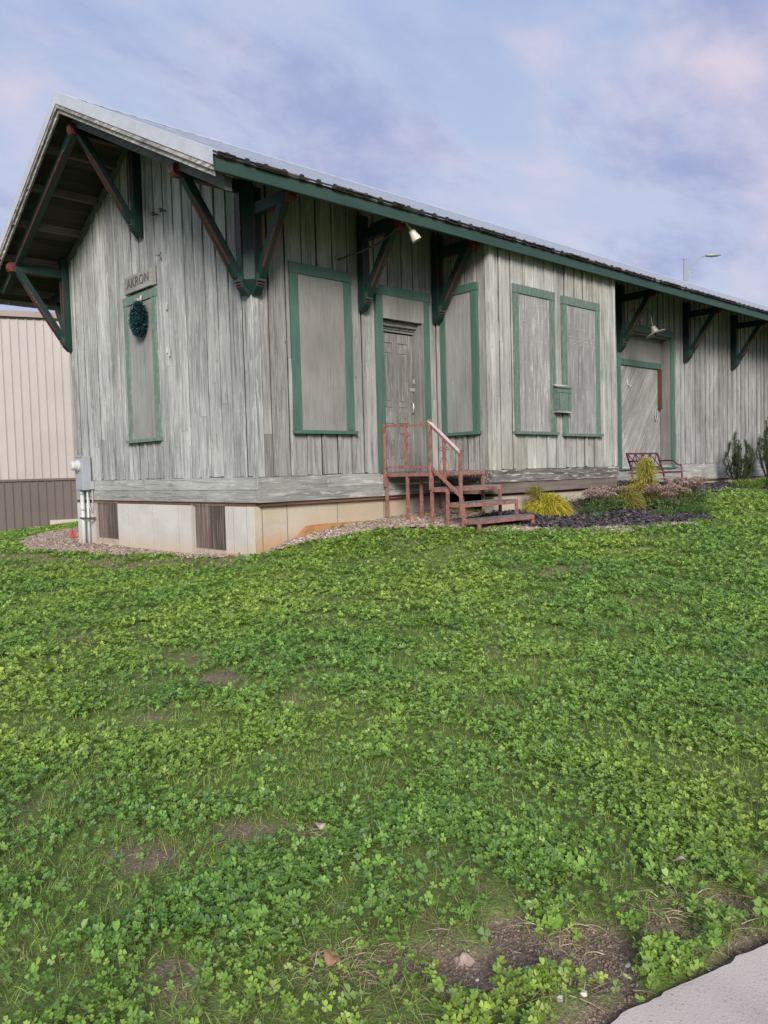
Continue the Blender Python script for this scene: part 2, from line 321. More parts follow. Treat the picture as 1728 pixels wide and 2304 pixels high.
M['steelgrey'] = paint('grey enclosure', (.38,.40,.43), (.33,.35,.385), 3, None, None, .5, .2, .4, .03)
M['pvc'] = paint('pale conduit', (.50,.53,.52), (.42,.45,.44), 3, None, None, .4, 0, .4, .02)
M['cream'] = paint('cream lamp enamel', (.58,.57,.47), (.46,.44,.36), 6, None, (.3,.26,.2), .4, 0, .5, .05, (.68,.76))
M['lampgrey'] = paint('aged lamp enamel', (.24,.23,.20), (.17,.155,.135), 6, None, (.5,.48,.42), .45, .1, .4, .05, (.66,.76))
M['silver'] = paint('bright steel', (.72,.72,.72), (.6,.6,.6), 5, None, None, .3, .7, .5, .02)
M['cable'] = paint('dark cable', (.07,.07,.075), None, 5, None, None, .6)
M['pole'] = paint('street lamp steel', (.30,.31,.33), (.27,.28,.30), 2, None, None, .5, .2, .3, .02)
M['whitehook'] = paint('white flake', (.52,.51,.48), None, 5, None, None, .6)
M['rock'] = paint('rock', (.36,.28,.24), (.26,.2,.17), 25, None, (.45,.38,.33), .9, 0, .2, .6)
M['pebble'] = paint('pale pebble', (.58,.56,.53), (.45,.42,.38), 40, None, None, .7, 0, .3, .3)
M['deadleaf'] = paint('dead leaf', (.30,.17,.10), (.22,.12,.07), 40, None, None, .8, 0, .2, .3)
M['paleleaf'] = paint('pale dead leaf', (.42,.34,.27), (.33,.25,.2), 40, None, None, .8, 0, .2, .3)
M['flag'] = paint('red flag', (.36,.015,.02), None, 5, None, None, .6)
M['bark'] = paint('twig bark', (.10,.075,.06), (.07,.05,.04), 30, None, None, .9)
M['ribbon'] = paint('faded ribbon', (.60,.50,.46), (.42,.30,.27), 40, None, None, .7)
M['leaf'] = leafmat('leaf', .3); M['chip'] = leafmat('chips', 0., .85)
def concrete(name, c, stain, lowstain, z0, z1, sc=1.):
    s = NT(name); n = s.noise(s.vec((2.2, 2.2, 3), rnd=False), 6, .6); col = s.mix(s.mr(n, .38, .68), c, tuple(q*.86 for q in c))
    n2 = s.noise(s.vec((.9, .9, .9), rnd=False), 4, .55); col = s.mix(s.mul(s.mr(n2, .42, .6), .7), col, stain)
    sp = s.n('ShaderNodeSeparateXYZ'); s.l(s.tc.outputs['Object'], sp.inputs[0])
    ad = s.n('ShaderNodeMath'); ad.operation = 'ADD'; s.l(sp.outputs[2], ad.inputs[0]); s.l(s.mul(n2, .5), ad.inputs[1])
    col = s.mix(s.mul(s.mr(ad.outputs[0], z0+1.32, z1+1.32, 1, 0), .85), col, lowstain)
    p = s.n('ShaderNodeTexVoronoi'); p.inputs['Scale'].default_value = 9; s.l(s.tc.outputs['Object'], p.inputs[0]); col = s.mix(s.mul(s.mr(p.outputs['Distance'], .03, .06, 1, 0), .5), col, (.22,.19,.17))
    f = s.noise(s.vec((60,)*3, rnd=False), 3); col = s.scalecol(col, s.mr(f, .2, .8, .92, 1.08)); s.bump(f, .15, .004); return s.fin(col, .85)
M['conc'] = concrete('gable concrete', (.53,.51,.485), (.46,.435,.41), (.47,.38,.28), -1.2, -.85)
M['concf'] = concrete('front concrete', (.44,.385,.305), (.40,.325,.225), (.40,.23,.11), -1.12, -.72)
M['ledge'] = paint('orange stained footing', (.40,.20,.09), (.32,.15,.065), 5, None, (.38,.27,.17), .9, 0, .2, .4)
# ground: soil and thatch seen between the leaves, green far off
s = NT('ground'); n1 = s.noise(s.vec((1.1,)*3, rnd=False), 5, .6); n2 = s.noise(s.vec((22,)*3, rnd=False), 6, .7); n3 = s.noise(s.vec((90,)*3, rnd=False), 3, .6)
g = s.mix(s.mr(n1, .35, .65), (.12,.18,.045), (.14,.20,.055)); g = s.mix(s.mr(n2, .45, .7), g, (.12,.11,.055))
so_ = s.mix(s.mr(n2, .4, .65), (.17,.12,.09), (.23,.175,.135)); so_ = s.mix(s.mr(n3, .58, .68), so_, (.40,.34,.29))
col = s.mix(s.attr('soil').outputs['Fac'], g, so_); col = s.scalecol(col, s.mr(n3, .25, .75, .8, 1.2)); s.bump(s.mix(.6, n2, n3), .9, .02); M['ground'] = s.fin(col, .95, 0., .1)
s = NT('pavement'); n1 = s.noise(s.vec((1.5,)*3, rnd=False), 5, .6); n2 = s.noise(s.vec((120,)*3, rnd=False), 4, .7); n3 = s.noise(s.vec((35,)*3, rnd=False), 4, .7)
col = s.mix(s.mr(n1, .35, .65), (.40,.345,.31), (.47,.415,.375)); col = s.mix(s.mr(n2, .58, .68), col, (.25,.2,.18)); col = s.mix(s.mr(n3, .62, .70), col, (.52,.48,.45)); s.bump(n2, .5, .004); M['pave'] = s.fin(col, .9)
def sheet(name, c1, c2, c3):
    s = NT(name); n = s.noise(s.vec((40,)*3, rnd=False), 5, .7); n2 = s.noise(s.vec((110,)*3, rnd=False), 3, .7)
    col = s.mix(s.mr(n, .4, .6), c1, c2); col = s.mix(s.mr(n2, .58, .68), col, c3); s.bump(n, 1., .02); return s.fin(col, .95)
M['mulch'] = sheet('mulch', (.05,.04,.045), (.028,.024,.028), (.11,.09,.09))
M['gravel'] = sheet('gravel', (.26,.2,.17), (.16,.12,.1), (.42,.35,.31))
s = NT('corrugated plastic'); v = s.noise(s.vec((30, 30, 1.5), rnd=False), 4, .6); s.fin(s.mix(s.mr(v, .35, .7), (.40,.33,.29), (.22,.15,.12)), .25)
tr = s.n('ShaderNodeBsdfTransparent'); mx = s.n('ShaderNodeMixShader'); s.l(s.mr(s.noise(s.vec((60, 60, .6), rnd=False), 3, .6), .45, .7, .10, .5), mx.inputs[0]); s.l(tr.outputs[0], mx.inputs[1]); s.l(s.b.outputs[0], mx.inputs[2]); s.l(mx.outputs[0], s.out.inputs[0]); M['plastic'] = s.m  # vertical streaks of denser plastic stand in for highlights along the corrugations
M['ventbrown'] = wood('vent board', (.13,.095,.078), (.085,.062,.052), (.06,.045,.04), 'Z', .7, None, .1)
M['tan'] = paint('pale steel siding', (.40,.355,.335), (.365,.325,.31), .6, None, None, .45, .1, .35, .02)
M['brown'] = paint('brown steel siding', (.13,.103,.095), (.115,.092,.085), .6, None, None, .45, .1, .35, .02)
M['trim'] = paint('brown steel trim', (.27,.21,.195), (.23,.18,.17), 1, None, None, .5, .1, .3, .02)
M['wreath'] = leafmat('tinsel', 0., .35)

# ---------------------------------------------------------------- ground
def axis(lo, a, b, hi, st):
    mid = list(np.arange(a, b, st)); out = []; v = b; k = st
    while v < hi: out.append(v); k *= 1.35; v += k
    out.append(hi); neg = []; v = a-st; k = st
    while v > lo: neg.append(v); k *= 1.35; v -= k
    neg.append(lo); return np.array(neg[::-1]+mid+out)
def grid_obj(name, X, Y, Z, mat, attr=None, keep=None):
    ny, nx = X.shape; V = np.stack([X, Y, Z], -1).reshape(-1, 3); i = np.arange(ny*nx).reshape(ny, nx)
    Q = np.stack([i[:-1, :-1], i[:-1, 1:], i[1:, 1:], i[1:, :-1]], -1).reshape(-1, 4)
    if keep is not None: Q = Q[keep.ravel()[Q].all(1)]; u, inv = np.unique(Q, return_inverse=True); V = V[u]; Q = inv.reshape(Q.shape); attr = None
    o = arr_mesh(name, V, Q, (1, 1, 1), [mat]); o.data.polygons.foreach_set('use_smooth', [True]*len(Q))
    if attr is not None: at = o.data.attributes.new('soil', 'FLOAT', 'POINT'); at.data.foreach_set('value', attr.ravel().astype(np.float32))
    return o
xs = np.unique(np.concatenate([axis(-600, -14, 30, 600, .25), np.arange(-6.6, -2.4, .04)])); ys = np.unique(np.concatenate([axis(-600, -14, 24, 600, .25), np.arange(-8.6, -4.5, .04)]))
GX, GY = np.meshgrid(xs, ys); GZ = gz(GX, GY)
near = (np.hypot(GX+6.3, GY+9.2) < 12)
SO = np.where(near, np.maximum(soilmask(GX, GY), .9*baremask(GX, GY)), 0)
SO = np.maximum(SO, .65*dstrip(GX.ravel(), GY.ravel()).reshape(GX.shape))
PV = (GY < walk_y(GX)-.05) & (GY > walk_y(GX)-1.5); GZ = np.where(PV & (np.abs(GX) < 60), GZ-.06, GZ)
tag(grid_obj('ground', GX, GY, GZ, M['ground'], SO), kind='structure')
# pavement slab
px = np.concatenate([np.arange(-14, -6, .2), np.arange(-6, -2.5, .02), np.arange(-2.5, 20, .2)]); mb = MB(); top = []
for k, (a, b) in enumerate(zip(px[:-1], px[1:])): pass
PX, PT = np.meshgrid(px, np.array([0, .004, .05, .3, .6, .9, 1.2, 1.44]))
PYw = walk_y(PX)-PT+np.where(PT < .02, (fbm(PX, PX*0, 7, 12)-.5)*.03+(fbm(PX, PX*0, 22, 13)-.5)*.02, 0); PZ = gz(PX, walk_y(PX)+.35)+.03*soilmask(PX, walk_y(PX)+.35)+.004+np.where(PT < .002, -.04, 0)+(fbm(PX, PYw, 2.5, 15)-.5)*.01
tag(grid_obj('sidewalk', PX, PYw, PZ, M['pave']), kind='structure').data.polygons.foreach_set('use_smooth', [False]*((PX.shape[0]-1)*(PX.shape[1]-1)))
PAVEZ = lambda x: gz1(x, float(walk_y(x))+.35)+.014

def poly_bed(name, P, mat, lift, st=.1):
    P = np.array(P); a = np.arange(P[:, 0].min()-.3, P[:, 0].max()+.3, st); b = np.arange(P[:, 1].min()-.3, P[:, 1].max()+.3, st); X, Y = np.meshgrid(a, b)
    wx = X+(fbm(X, Y, 3, 21)-.5)*.25; wy = Y+(fbm(X, Y, 3, 31)-.5)*.25; ins = inpoly(wx, wy, P)
    return X, Y, ins, mat, lift
def chips(P, n, size, cols, flat, seed, noisew=.25, lift=.012, extra=None):
    rg = np.random.default_rng(seed); P = np.array(P); lo = P.min(0)-.2; hi = P.max(0)+.2; pts = rg.random((n*4, 2))*(hi-lo)+lo
    wx = pts[:, 0]+(fbm(pts[:, 0], pts[:, 1], 3, 21)-.5)*noisew; wy = pts[:, 1]+(fbm(pts[:, 0], pts[:, 1], 3, 31)-.5)*noisew
    pts = pts[inpoly(wx, wy, P)][:n]
    if extra is not None: pts = pts[extra(pts[:, 0], pts[:, 1])]
    n = len(pts); sz = size*(.5+rg.random(n)); a = rg.random(n)*6.283; el = .35+.65*rg.random(n) if flat else .7+.3*rg.random(n)
    z = gz(pts[:, 0], pts[:, 1])+lift+rg.random(n)*size*.5; c, s_ = np.cos(a), np.sin(a); h = sz*(.25 if flat else .55); tilt = rg.normal(0, .5, (n, 2))*(1 if flat else .3)
    T = np.array([(-1,-1,0),(1,-1,0),(1,1,0),(-1,1,0),(-.7,-.7,1),(.7,-.7,1),(.7,.7,1),(-.7,.7,1)], float); V = np.zeros((n, 8, 3))
    for k, (u, v, w) in enumerate(T):
        ju = u*sz*.5*(1+.3*rg.normal(size=n)); jv = v*sz*.5*el*(1+.3*rg.normal(size=n)); V[:, k, 0] = pts[:, 0]+ju*c-jv*s_; V[:, k, 1] = pts[:, 1]+ju*s_+jv*c; V[:, k, 2] = z+w*h+ju*tilt[:, 0]+jv*tilt[:, 1]
    Q = (np.array([(4,5,6,7),(0,1,5,4),(1,2,6,5),(2,3,7,6),(3,0,4,7)])[None]+8*np.arange(n)[:, None, None]).reshape(-1, 4)
    cols = np.array(cols); cc = cols[rg.integers(0, len(cols), n)]*(.75+.5*rg.random((n, 1))); return V.reshape(-1, 3), Q, np.repeat(cc, 5, 0)
def bed(name, polys, mat, n, size, cols, flat, lift, label_kind, seed):
    VV, QQ, CC, MI, off = [], [], [], [], 0
    for i, P in enumerate(polys):
        X, Y, ins, _, _ = poly_bed(name, P, mat, lift); Z = gz(X, Y)+lift+(fbm(X, Y, 9, 77)-.5)*.02
        ny, nx = X.shape; idx = np.arange(ny*nx).reshape(ny, nx); Q = np.stack([idx[:-1, :-1], idx[:-1, 1:], idx[1:, 1:], idx[1:, :-1]], -1).reshape(-1, 4); Q = Q[ins.ravel()[Q].all(1)]
        u, inv = np.unique(Q, return_inverse=True); V = np.stack([X, Y, Z], -1).reshape(-1, 3)[u]; Q = inv.reshape(Q.shape)
        VV.append(V); QQ.append(Q+off); CC.append(np.ones((len(Q), 3))); MI.append(np.zeros(len(Q))); off += len(V)
        V, Q, C = chips(P, n[i], size, cols, flat, seed+i, lift=lift); VV.append(V); QQ.append(Q+off); CC.append(C); MI.append(np.ones(len(Q))); off += len(V)
    o = arr_mesh(name, np.concatenate(VV), np.concatenate(QQ), np.concatenate(CC), [mat, M['chip']], matidx=np.concatenate(MI)); return tag(o, kind='stuff')
tag(bed('mulch', [MULCH], M['mulch'], [26000], .045, [(.055,.045,.05),(.035,.03,.034),(.09,.075,.078),(.13,.11,.11),(.045,.035,.04)], True, .02, 'stuff', 50), 'dark bark mulch bed along the front of the depot', 'mulch')
tag(bed('gravel', [GRAVEL_A, GRAVEL_B], M['gravel'], [24000, 15000], .026, [(.30,.22,.18),(.36,.29,.24),(.23,.16,.13),(.42,.37,.33),(.28,.19,.15),(.17,.12,.1)], False, .012, 'stuff', 60), 'pinkish pebble gravel beside the foundation', 'gravel')

# ---------------------------------------------------------------- the depot
WD, RY = 6.12, 3.06                     # width, ridge position
XE = 26.0
def ztop(y): return 5.83-.5*abs(y-RY)
def zund(y): return ztop(y)-.12
def rx(y): return -1.31+.09*min(max((y-RY)/3., 0), 1.4)
dep = thing('depot_building', (0, 0, -1.07), 'long weathered grey board and batten railway depot with green trim and a metal roof', 'building')

def plank(mb, A, n, u0, u1, z0, zt, d0, d1, m=0, r=None, lean=0.):
    """board on a wall: A(u) gives the xy of the wall line, n the outward xy normal, zt a function of u"""
    p = []
    for z in (lambda u: z0, zt):
        for (u, d) in ((u0, d0), (u1, d0), (u1, d1), (u0, d1)):
            q = A(u); zz = z(u); l = lean*(1 if z is zt else -1); q = A(u+l)
            p.append((q[0]+n[0]*d, q[1]+n[1]*d, zz))
    mb.hexa(p, m, r)
def siding(name, mat, A, n, u0, u1, z0, zt, pitch=.29, bw=.055, cuts=(), seed=1, breaks=.25):
    rd = random.Random(seed); mb = MB(); u = u0; edges = [u0]
    while u < u1-.12: u += pitch*rd.uniform(.88, 1.12); edges.append(min(u, u1))
    if u1-edges[-1] > .01: edges.append(u1)
    def segs(a, b):
        out = [(z0, zt)]
        for (ca, cb, cz0, cz1) in cuts:
            if b > ca+.001 and a < cb-.001:
                out = []
                if cz0 > z0+.01: out.append((z0, lambda q, c=cz0: c))
                out.append((cz1, zt))
        return out
    es = sorted(set(edges+[c for q in cuts for c in q[:2]])); BW = {e: (bw*rd.uniform(.75, 1.25), rd.uniform(-.01, .01)) for e in edges[1:-1]}
    for a, b in zip(es[:-1], es[1:]):
        if b-a < .004: continue
        if b in BW and b-a > .12: b += BW[b][1]-BW[b][0]/2-rd.choice((.003, .006, .010, .015))
        for (za, f) in segs(a, b):
            d = rd.uniform(-.004, .004)
            if rd.random() < breaks and f is zt and za == z0:
                h = rd.uniform(.3, 1.3)
                plank(mb, A, n, a+.002, b-.002, za, lambda q: h+z0, -.025, d+.002, 0, rd.random()); plank(mb, A, n, a+.002, b-.002, z0+h+.003, f, -.025, d, 0, rd.random())
            else: plank(mb, A, n, a+.002, b-.002, za+rd.uniform(-.0, .012), f, -.025, d, 0, rd.random())
    for e in edges[1:-1]:
        w, of_ = BW[e]; e += of_
        if any(c[0]-w/2 < e < c[1]+w/2 for c in cuts): 
            c = [c for c in cuts if c[0]-w/2 < e < c[1]+w/2][0]
            if c[0] < e < c[1]:
                plank(mb, A, n, e-w/2, e+w/2, c[3], zt, 0, .022, 0, rd.random())
                if c[2] > z0+.05: plank(mb, A, n, e-w/2, e+w/2, z0, lambda q: c[2], 0, .022, 0, rd.random())
            continue
        t = rd.uniform(.018, .028); ln = rd.uniform(-.006, .006)
        if rd.random() < breaks:
            h = z0+rd.uniform(.4, 2.2)
            plank(mb, A, n, e-w/2, e+w/2, z0+rd.uniform(0, .02), lambda q: h, 0, t, 0, rd.random(), ln); w *= rd.uniform(.85, 1.1); plank(mb, A, n, e-w/2, e+w/2, h+.004, zt, 0, t*.93, 0, rd.random(), ln)
        else: plank(mb, A, n, e-w/2, e+w/2, z0+rd.uniform(0, .02), zt, 0, t, 0, rd.random(), ln)
    plank(mb, A, n, u0, u0+.001, z0, zt, -.03, -.028)
    for (a, b) in zip([u0]+[c[1] for c in cuts], [c[0] for c in cuts]+[u1]):
        if b > a: plank(mb, A, n, a, b, z0, zt, -.05, -.03, 1, .02)
    return mb.build(name, [mat, M['dark']], dep)
front = lambda u: (u, 0.); gable = lambda u: (0., u)
D0 = (2.40, 3.32, -.01, 2.42); D1 = (9.50, 11.80, -.06, 2.98)
siding('front_wall', M['siding_f'], front, (0, -1), .015, 3.76, 0, lambda u: 4.15, .285, cuts=[D0], seed=11)
siding('freight_wall', M['siding_l'], front, (0, -1), 7.5, XE, -.01, lambda u: 4.15, .27, cuts=[D1], seed=12)
siding('gable_wall', M['siding'], gable, (-1, 0), .0, WD, 0, lambda u: zund(u)-.03, .30, seed=13, breaks=.3)
siding('bay_wall', M['siding_b'], lambda u: (u, -1.062), (0, -1), 3.773, 7.485, 0, lambda u: 3.61, .30, seed=14, breaks=.3)
siding('bay_side_wall', M['siding_f'], lambda u: (3.773, u), (-1, 0), -1.045, -.01, 0, lambda u: zund(u)-.02, .26, seed=15)
siding('bay_side_wall', M['siding_f'], lambda u: (7.485, u), (1, 0), -1.045, -.01, 0, lambda u: zund(u)-.02, .26, seed=16)
siding('rear_wall', M['siding'], lambda u: (u, WD), (0, 1), 0, XE, 0, lambda u: 4.15, .3, seed=17)
siding('gable_wall', M['siding'], lambda u: (XE, u), (1, 0), 0, WD, 0, lambda u: zund(u)-.03, .3, seed=18)
mb = MB()                                           # corner boards and frieze board up the gable
mb.box(-.024, .0, -.022, .085, 0.0, 3.55, r=.6); mb.box(.002, .10, -.024, -.002, 0, 3.4, r=.4); mb.build('corner_board', M['siding'], dep)
mb = MB(); mb.box(3.752, 3.775, -1.09, -1.0, 0, 3.58, r=.7); mb.box(3.776, 3.87, -1.09, -1.066, 0, 3.58, r=.9); mb.build('corner_board', M['siding_b'], dep)
mb = MB(); mb.box(7.40, 7.51, -1.088, -1.064, 0, 3.58, r=.75); mb.build('corner_board', M['siding_b'], dep)
mb = MB(); mb.box(-.024, 0, WD-.1, WD+.022, 0, 4.1, r=.5); mb.build('corner_board', M['siding'], dep)
mb = MB()
for sg in (-1, 1):
    y0, y1 = RY, RY+sg*3.06
    mb.prism([(-.05, y0, zund(y0)-.15), (-.05, y1, zund(y1)-.15), (-.05, y1, zund(y1)-.02), (-.05, y0, zund(y0)-.02)], (.026, 0, 0))
mb.build('frieze_board', M['rakebeam'], dep)

# skirt boards, sill and foundation
def run(name, mat, segs, axis_, z0, z1, off, thick, parent=dep):
    mb = MB()
    for a, b in segs:
        if axis_ == 'x-': mb.box(a+.002, b-.002, off-thick, off, z0, z1, j=.003)
        else: mb.box(off-thick, off, a+.002, b-.002, z0, z1, j=.003)
    return mb.build(name, mat, parent)
run('skirt_board', M['skirtX'], [(-.03, 1.2), (1.2, 3.76)], 'x-', -.178, -.002, .0, .032)
run('skirt_board', M['skirtX'], [(-.034, 2.3), (2.3, 3.76)], 'x-', -.36, -.182, .0, .036)
run('skirt_board', M['skirtX'], [(7.5, 9.4), (9.4, 12.6), (12.6, 15.9), (15.9, 20), (20, XE)], 'x-', -.20, -.01, .0, .032)
run('skirt_board', M['skirtX'], [(7.5, 10.6), (10.6, 14.2), (14.2, 18), (18, XE)], 'x-', -.40, -.204, .0, .036)
run('skirt_board', M['skirtY'], [(-.03, 3.3), (3.3, WD)], 'y', -.178, -.002, -.002, .03)
run('skirt_board', M['skirtY'], [(-.03, 2.35), (2.35, WD)], 'y', -.36, -.182, -.002, .034)
run('rotten_beam', M['rotten'], [(3.73, 7.50)], 'x-', -.205, -.006, -1.05, .065)
run('rotten_beam', M['rotten'], [(-1.045, -.04)], 'y', -.205, -.006, 3.78, .06)
run('skirt_board', M['brownboard'], [(3.75, 7.51)], 'x-', -.385, -.212, -1.05, .04)
run('skirt_board', M['brownboard'], [(-1.045, -.04)], 'y', -.385, -.212, 3.78, .04)
mb = MB(); mb.box(.02, 3.9, .0, .08, -.41, -.364); mb.box(3.85, 7.40, -1.0, -.93, -.43, -.39); mb.box(7.4, XE, .0, .08, -.44, -.405)
mb.build('sill_beam', M['rust'], dep)
mb = MB(); mb.box(-.012, .07, .075, WD, -.415, -.364); mb.build('sill_beam', M['rustY'], dep)
mb = MB()
for k_ in range(2):
    for (x0, n_) in ((.02, 5), (1.17, 4), (1.23, 4), (2.27, 4), (3.7, 5)):
        for i in range(n_): z_ = -.02-.18*k_-.03*i-random.uniform(0, .008); mb.lathe([(0, 0), (.005, 0), (.005, .003), (0, .003)], (x0+random.uniform(-.012, .012), -.036, z_), (0, -1, 0), 6)
    for (y0, n_) in ((.0, 5), (.03, 4), (2.38, 5), (3.28, 3), (3.33, 3)):
        for i in range(n_): z_ = -.02-.18*k_-.03*i-random.uniform(0, .008); mb.lathe([(0, 0), (.005, 0), (.005, .003), (0, .003)], (-.036, y0+random.uniform(-.012, .012), z_), (-1, 0, 0), 6)
nl = mb.build('nail_heads', M['cable'], dep); nl['kind'] = 'stuff'
def found(name, mat, joints, ax_, off, th, z0, z1):
    mb = MB()
    for a, b in zip(joints[:-1], joints[1:]):
        if ax_ == 'x': mb.box(a+.006, b-.006, off, off+th, z0, z1)
        else: mb.box(off, off+th, a+.006, b-.006, z0, z1)
    a, b = joints[0], joints[-1]
    if ax_ == 'x': mb.box(a+.01, b-.01, off+.004, off+th-.01, z0, z1-.01, 1)
    else: mb.box(off+.004, off+th-.01, a+.01, b-.01, z0, z1-.01, 1)
    return mb.build(name, [mat, M['cable']], dep)
found('foundation', M['concf'], [-.03, .09, .52, 1.46, 2.42, 3.0, 3.9], 'x', .07, .2, -1.6, -.412)
found('foundation', M['concf'], [3.86, 4.5, 5.6, 6.7, 7.36], 'x', -1.0, .2, -1.5, -.432)
found('foundation', M['concf'], [7.4, 9, 12, 15, 18, 21, XE], 'x', .04, .2, -1.5, -.442)
gf = found('foundation', M['conc'], [.085, .28, .62, .84], 'y', -.03, .2, -1.7, -.417)
found('foundation', M['conc'], [1.765, 2.2, 3.05, 3.95, 4.37], 'y', -.03, .2, -1.7, -.417)
found('foundation', M['conc'], [5.29, 5.8, WD], 'y', -.03, .2, -1.7, -.417)
for a, b, zb_ in ((.84, 1.765, -1.07), (4.37, 5.29, -1.06)): mb = MB(); mb.box(-.03, .17, a+.0, b-.0, -1.7, zb_); mb.build('foundation', M['conc'], dep)
for a, b, zb_ in ((.84, 1.765, -1.07), (4.37, 5.29, -1.06)):          # crawl-space vents behind corrugated plastic
    mb = MB(); mb.box(.02, .05, a, b, zb_, -.417); vb = mb.build('vent_board', M['ventbrown'], dep)
    mb = MB(); mb.box(-.012, .018, a+.03, a+.47*(b-a), zb_+.03, -.425); mb.build('vent_opening', M['dark'], vb)
    vs = []; fs = []; k = 56
    for i in range(k+1):
        y = a-.02+(b-a+.04)*i/k; x = -.052+.012*math.cos(i*math.pi/2); vs += [(x, y, zb_-.07), (x, y, -.385)]
    fs = [(2*i, 2*i+2, 2*i+3, 2*i+1) for i in range(k)]
    mb = MB(); mb.add(vs, fs); mb.build('corrugated_panel', M['plastic'], vb, smooth=True)
LED = [(.60, -.93), (.84, -.735), (1.25, -.725), (2.3, -.735), (2.3, -1.3), (.60, -1.3)]
mb = MB(); mb.prism([(x, .062, z) for x, z in LED[:3]]+[(1.243, .062, -1.3), (.60, .062, -1.3)], (0, -.10, 0)); mb.prism([(1.25, .06, -.728), (2.32, .06, -.738), (2.32, .06, -1.3), (1.25, .06, -1.3)], (0, -.095, 0)); mb.prism([(2.33, .06, -.75), (3.9, .06, -.74), (3.9, .06, -1.3), (2.33, .06, -1.3)], (0, -.09, 0))
mb.build('footing_ledge', M['ledge'], dep)

# boarded windows: casing (frame), plywood panel, sill
def boarded(A, n, u0, u1, z0, z1, fw, fh, mframe, mply, lab=None, lside=None, sillout=.06):
    def q(mb, a, b, za, zb_, d0, d1, j=0):
        p = []
        for z in (za, zb_):
            for u, d in ((a, d0), (b, d0), (b, d1), (a, d1)):
                c = A(u); p.append((c[0]+n[0]*d, c[1]+n[1]*d, z+random.uniform(-j, j)))
        mb.hexa(p)
    ls = fw if lside is None else lside
    mb = MB(); q(mb, u0+ls-.01, u1-fw+.01, z0+.02, z1-fh+.01, .0, .030); w = mb.build('boarded_window', mply, dep)
    if lab: w['label'] = lab
    mb = MB(); q(mb, u0, u0+ls, z0+.03, z1-fh-.002, .0, .046, .002); q(mb, u1-fw, u1, z0+.03, z1-fh-.002, .0, .046, .002); q(mb, u0-.01, u1+.01, z1-fh, z1, .0, .052, .002)
    mb.build('casing', mframe, w, bevel=.003)
    mb = MB(); q(mb, u0-.02, u1+.03, z0-.025, z0+.028, .0, sillout+.03, .003); mb.build('sill', mframe, w, bevel=.004)
    return w
boarded(front, (0, -1), .62, 1.76, .625, 3.02, .145, .15, M['green'], M['ply'])
boarded(gable, (-1, 0), 2.645, 3.765, .645, 3.06, .15, .14, M['greenY'], M['plyside'])
bayf = lambda u: (u, -1.062)
BAYW = [boarded(bayf, (0, -1), 4.34, 5.49, .60, 3.03, .14, .14, M['greenworn'], M['plyold'], 'plywood streaked with peeling whitish paint')]
BAYW.append(boarded(bayf, (0, -1), 5.74, 6.93, .58, 3.01, .13, .14, M['greenworn'], M['plyold'], 'plywood streaked with peeling whitish paint'))
boarded(lambda u: (3.773, u), (-1, 0), -.835, -.02, .61, 3.02, .125, .13, M['green'], M['plyside'], lside=.125)
# old peeling lines left on the bay plywood
prm = paint('pale paint ridge', (.48,.47,.43), (.36,.35,.32), 30)
for (a, b, zz) in ((4.49, 5.34, 2.77), (4.49, 5.34, 2.45), (4.49, 5.30, 2.14), (4.5, 5.3, 1.77), (5.88, 6.79, 2.47), (5.88, 6.79, 2.33), (5.88, 6.79, 2.20), (5.9, 6.7, 2.26)):
    k = 22; mb = MB(); mb.tube([(a+(b-a)*i/k, -1.0925, zz+.012*math.sin(i*1.1+zz*9)+random.uniform(-.005, .005)) for i in range(k+1)], [.0012+.0035*random.random() for i in range(k+1)], 4); mb.build('paint_ridge', prm, BAYW[0 if a < 5.6 else 1])

# passenger door
mb = MB(); mb.box(2.36, 3.36, -.052, .0, 2.425, 2.78); tp = mb.build('transom_board', M['ply'], dep)
dz = .15
def ypoly(poly, y0, y1): return [(x, y0, z) for x, z in poly], (0, y1-y0, 0)
def clip(poly, x0, x1, z0, z1):
    for k, v, sg in ((0, x0, 1), (0, x1, -1), (1, z0, 1), (1, z1, -1)):
        out = []
        for i in range(len(poly)):
            a, b = poly[i], poly[(i+1) % len(poly)]; ia = sg*(a[k]-v) >= 0; ib = sg*(b[k]-v) >= 0
            if ia: out.append(a)
            if ia != ib: t = (v-a[k])/(b[k]-a[k]); out.append((a[0]+(b[0]-a[0])*t, a[1]+(b[1]-a[1])*t))
        poly = out
        if not poly: break
    return poly
def diagonal(mb, x0, x1, z0, z1, y0, y1, w, ang, gap=.006):
    d = (math.cos(ang), math.sin(ang)); nn = (-d[1], d[0]); c = ((x0+x1)/2, (z0+z1)/2); L = math.hypot(x1-x0, z1-z0)
    k = int(L/w)+2
    for i in range(-k, k):
        o = i*w; P = [(c[0]+nn[0]*t+d[0]*l, c[1]+nn[1]*t+d[1]*l) for t, l in ((o+gap/2, -L), (o+gap/2, L), (o+w-gap/2, L), (o+w-gap/2, -L))]
        q = clip(P, x0, x1, z0, z1)
        if len(q) > 2: mb.prism([(x, y0+random.uniform(0, .004), z) for x, z in q], (0, y1-y0, 0))
mb = MB(); X0, X1 = 2.42, 3.225; mb.box(X0, X1, dz, dz+.03, .01, 2.24)
for a, b in ((X0, X0+.11), (X1-.11, X1), ((X0+X1)/2-.055, (X0+X1)/2+.055)): mb.box(a, b, dz-.014, dz-.001, .012, 2.238)
for a, b in ((.012, .22), (.80, .98), (2.09, 2.238)):
    for c, d in ((X0+.111, (X0+X1)/2-.056), ((X0+X1)/2+.056, X1-.111)): mb.box(c, d, dz-.0135, dz-.001, a, b)
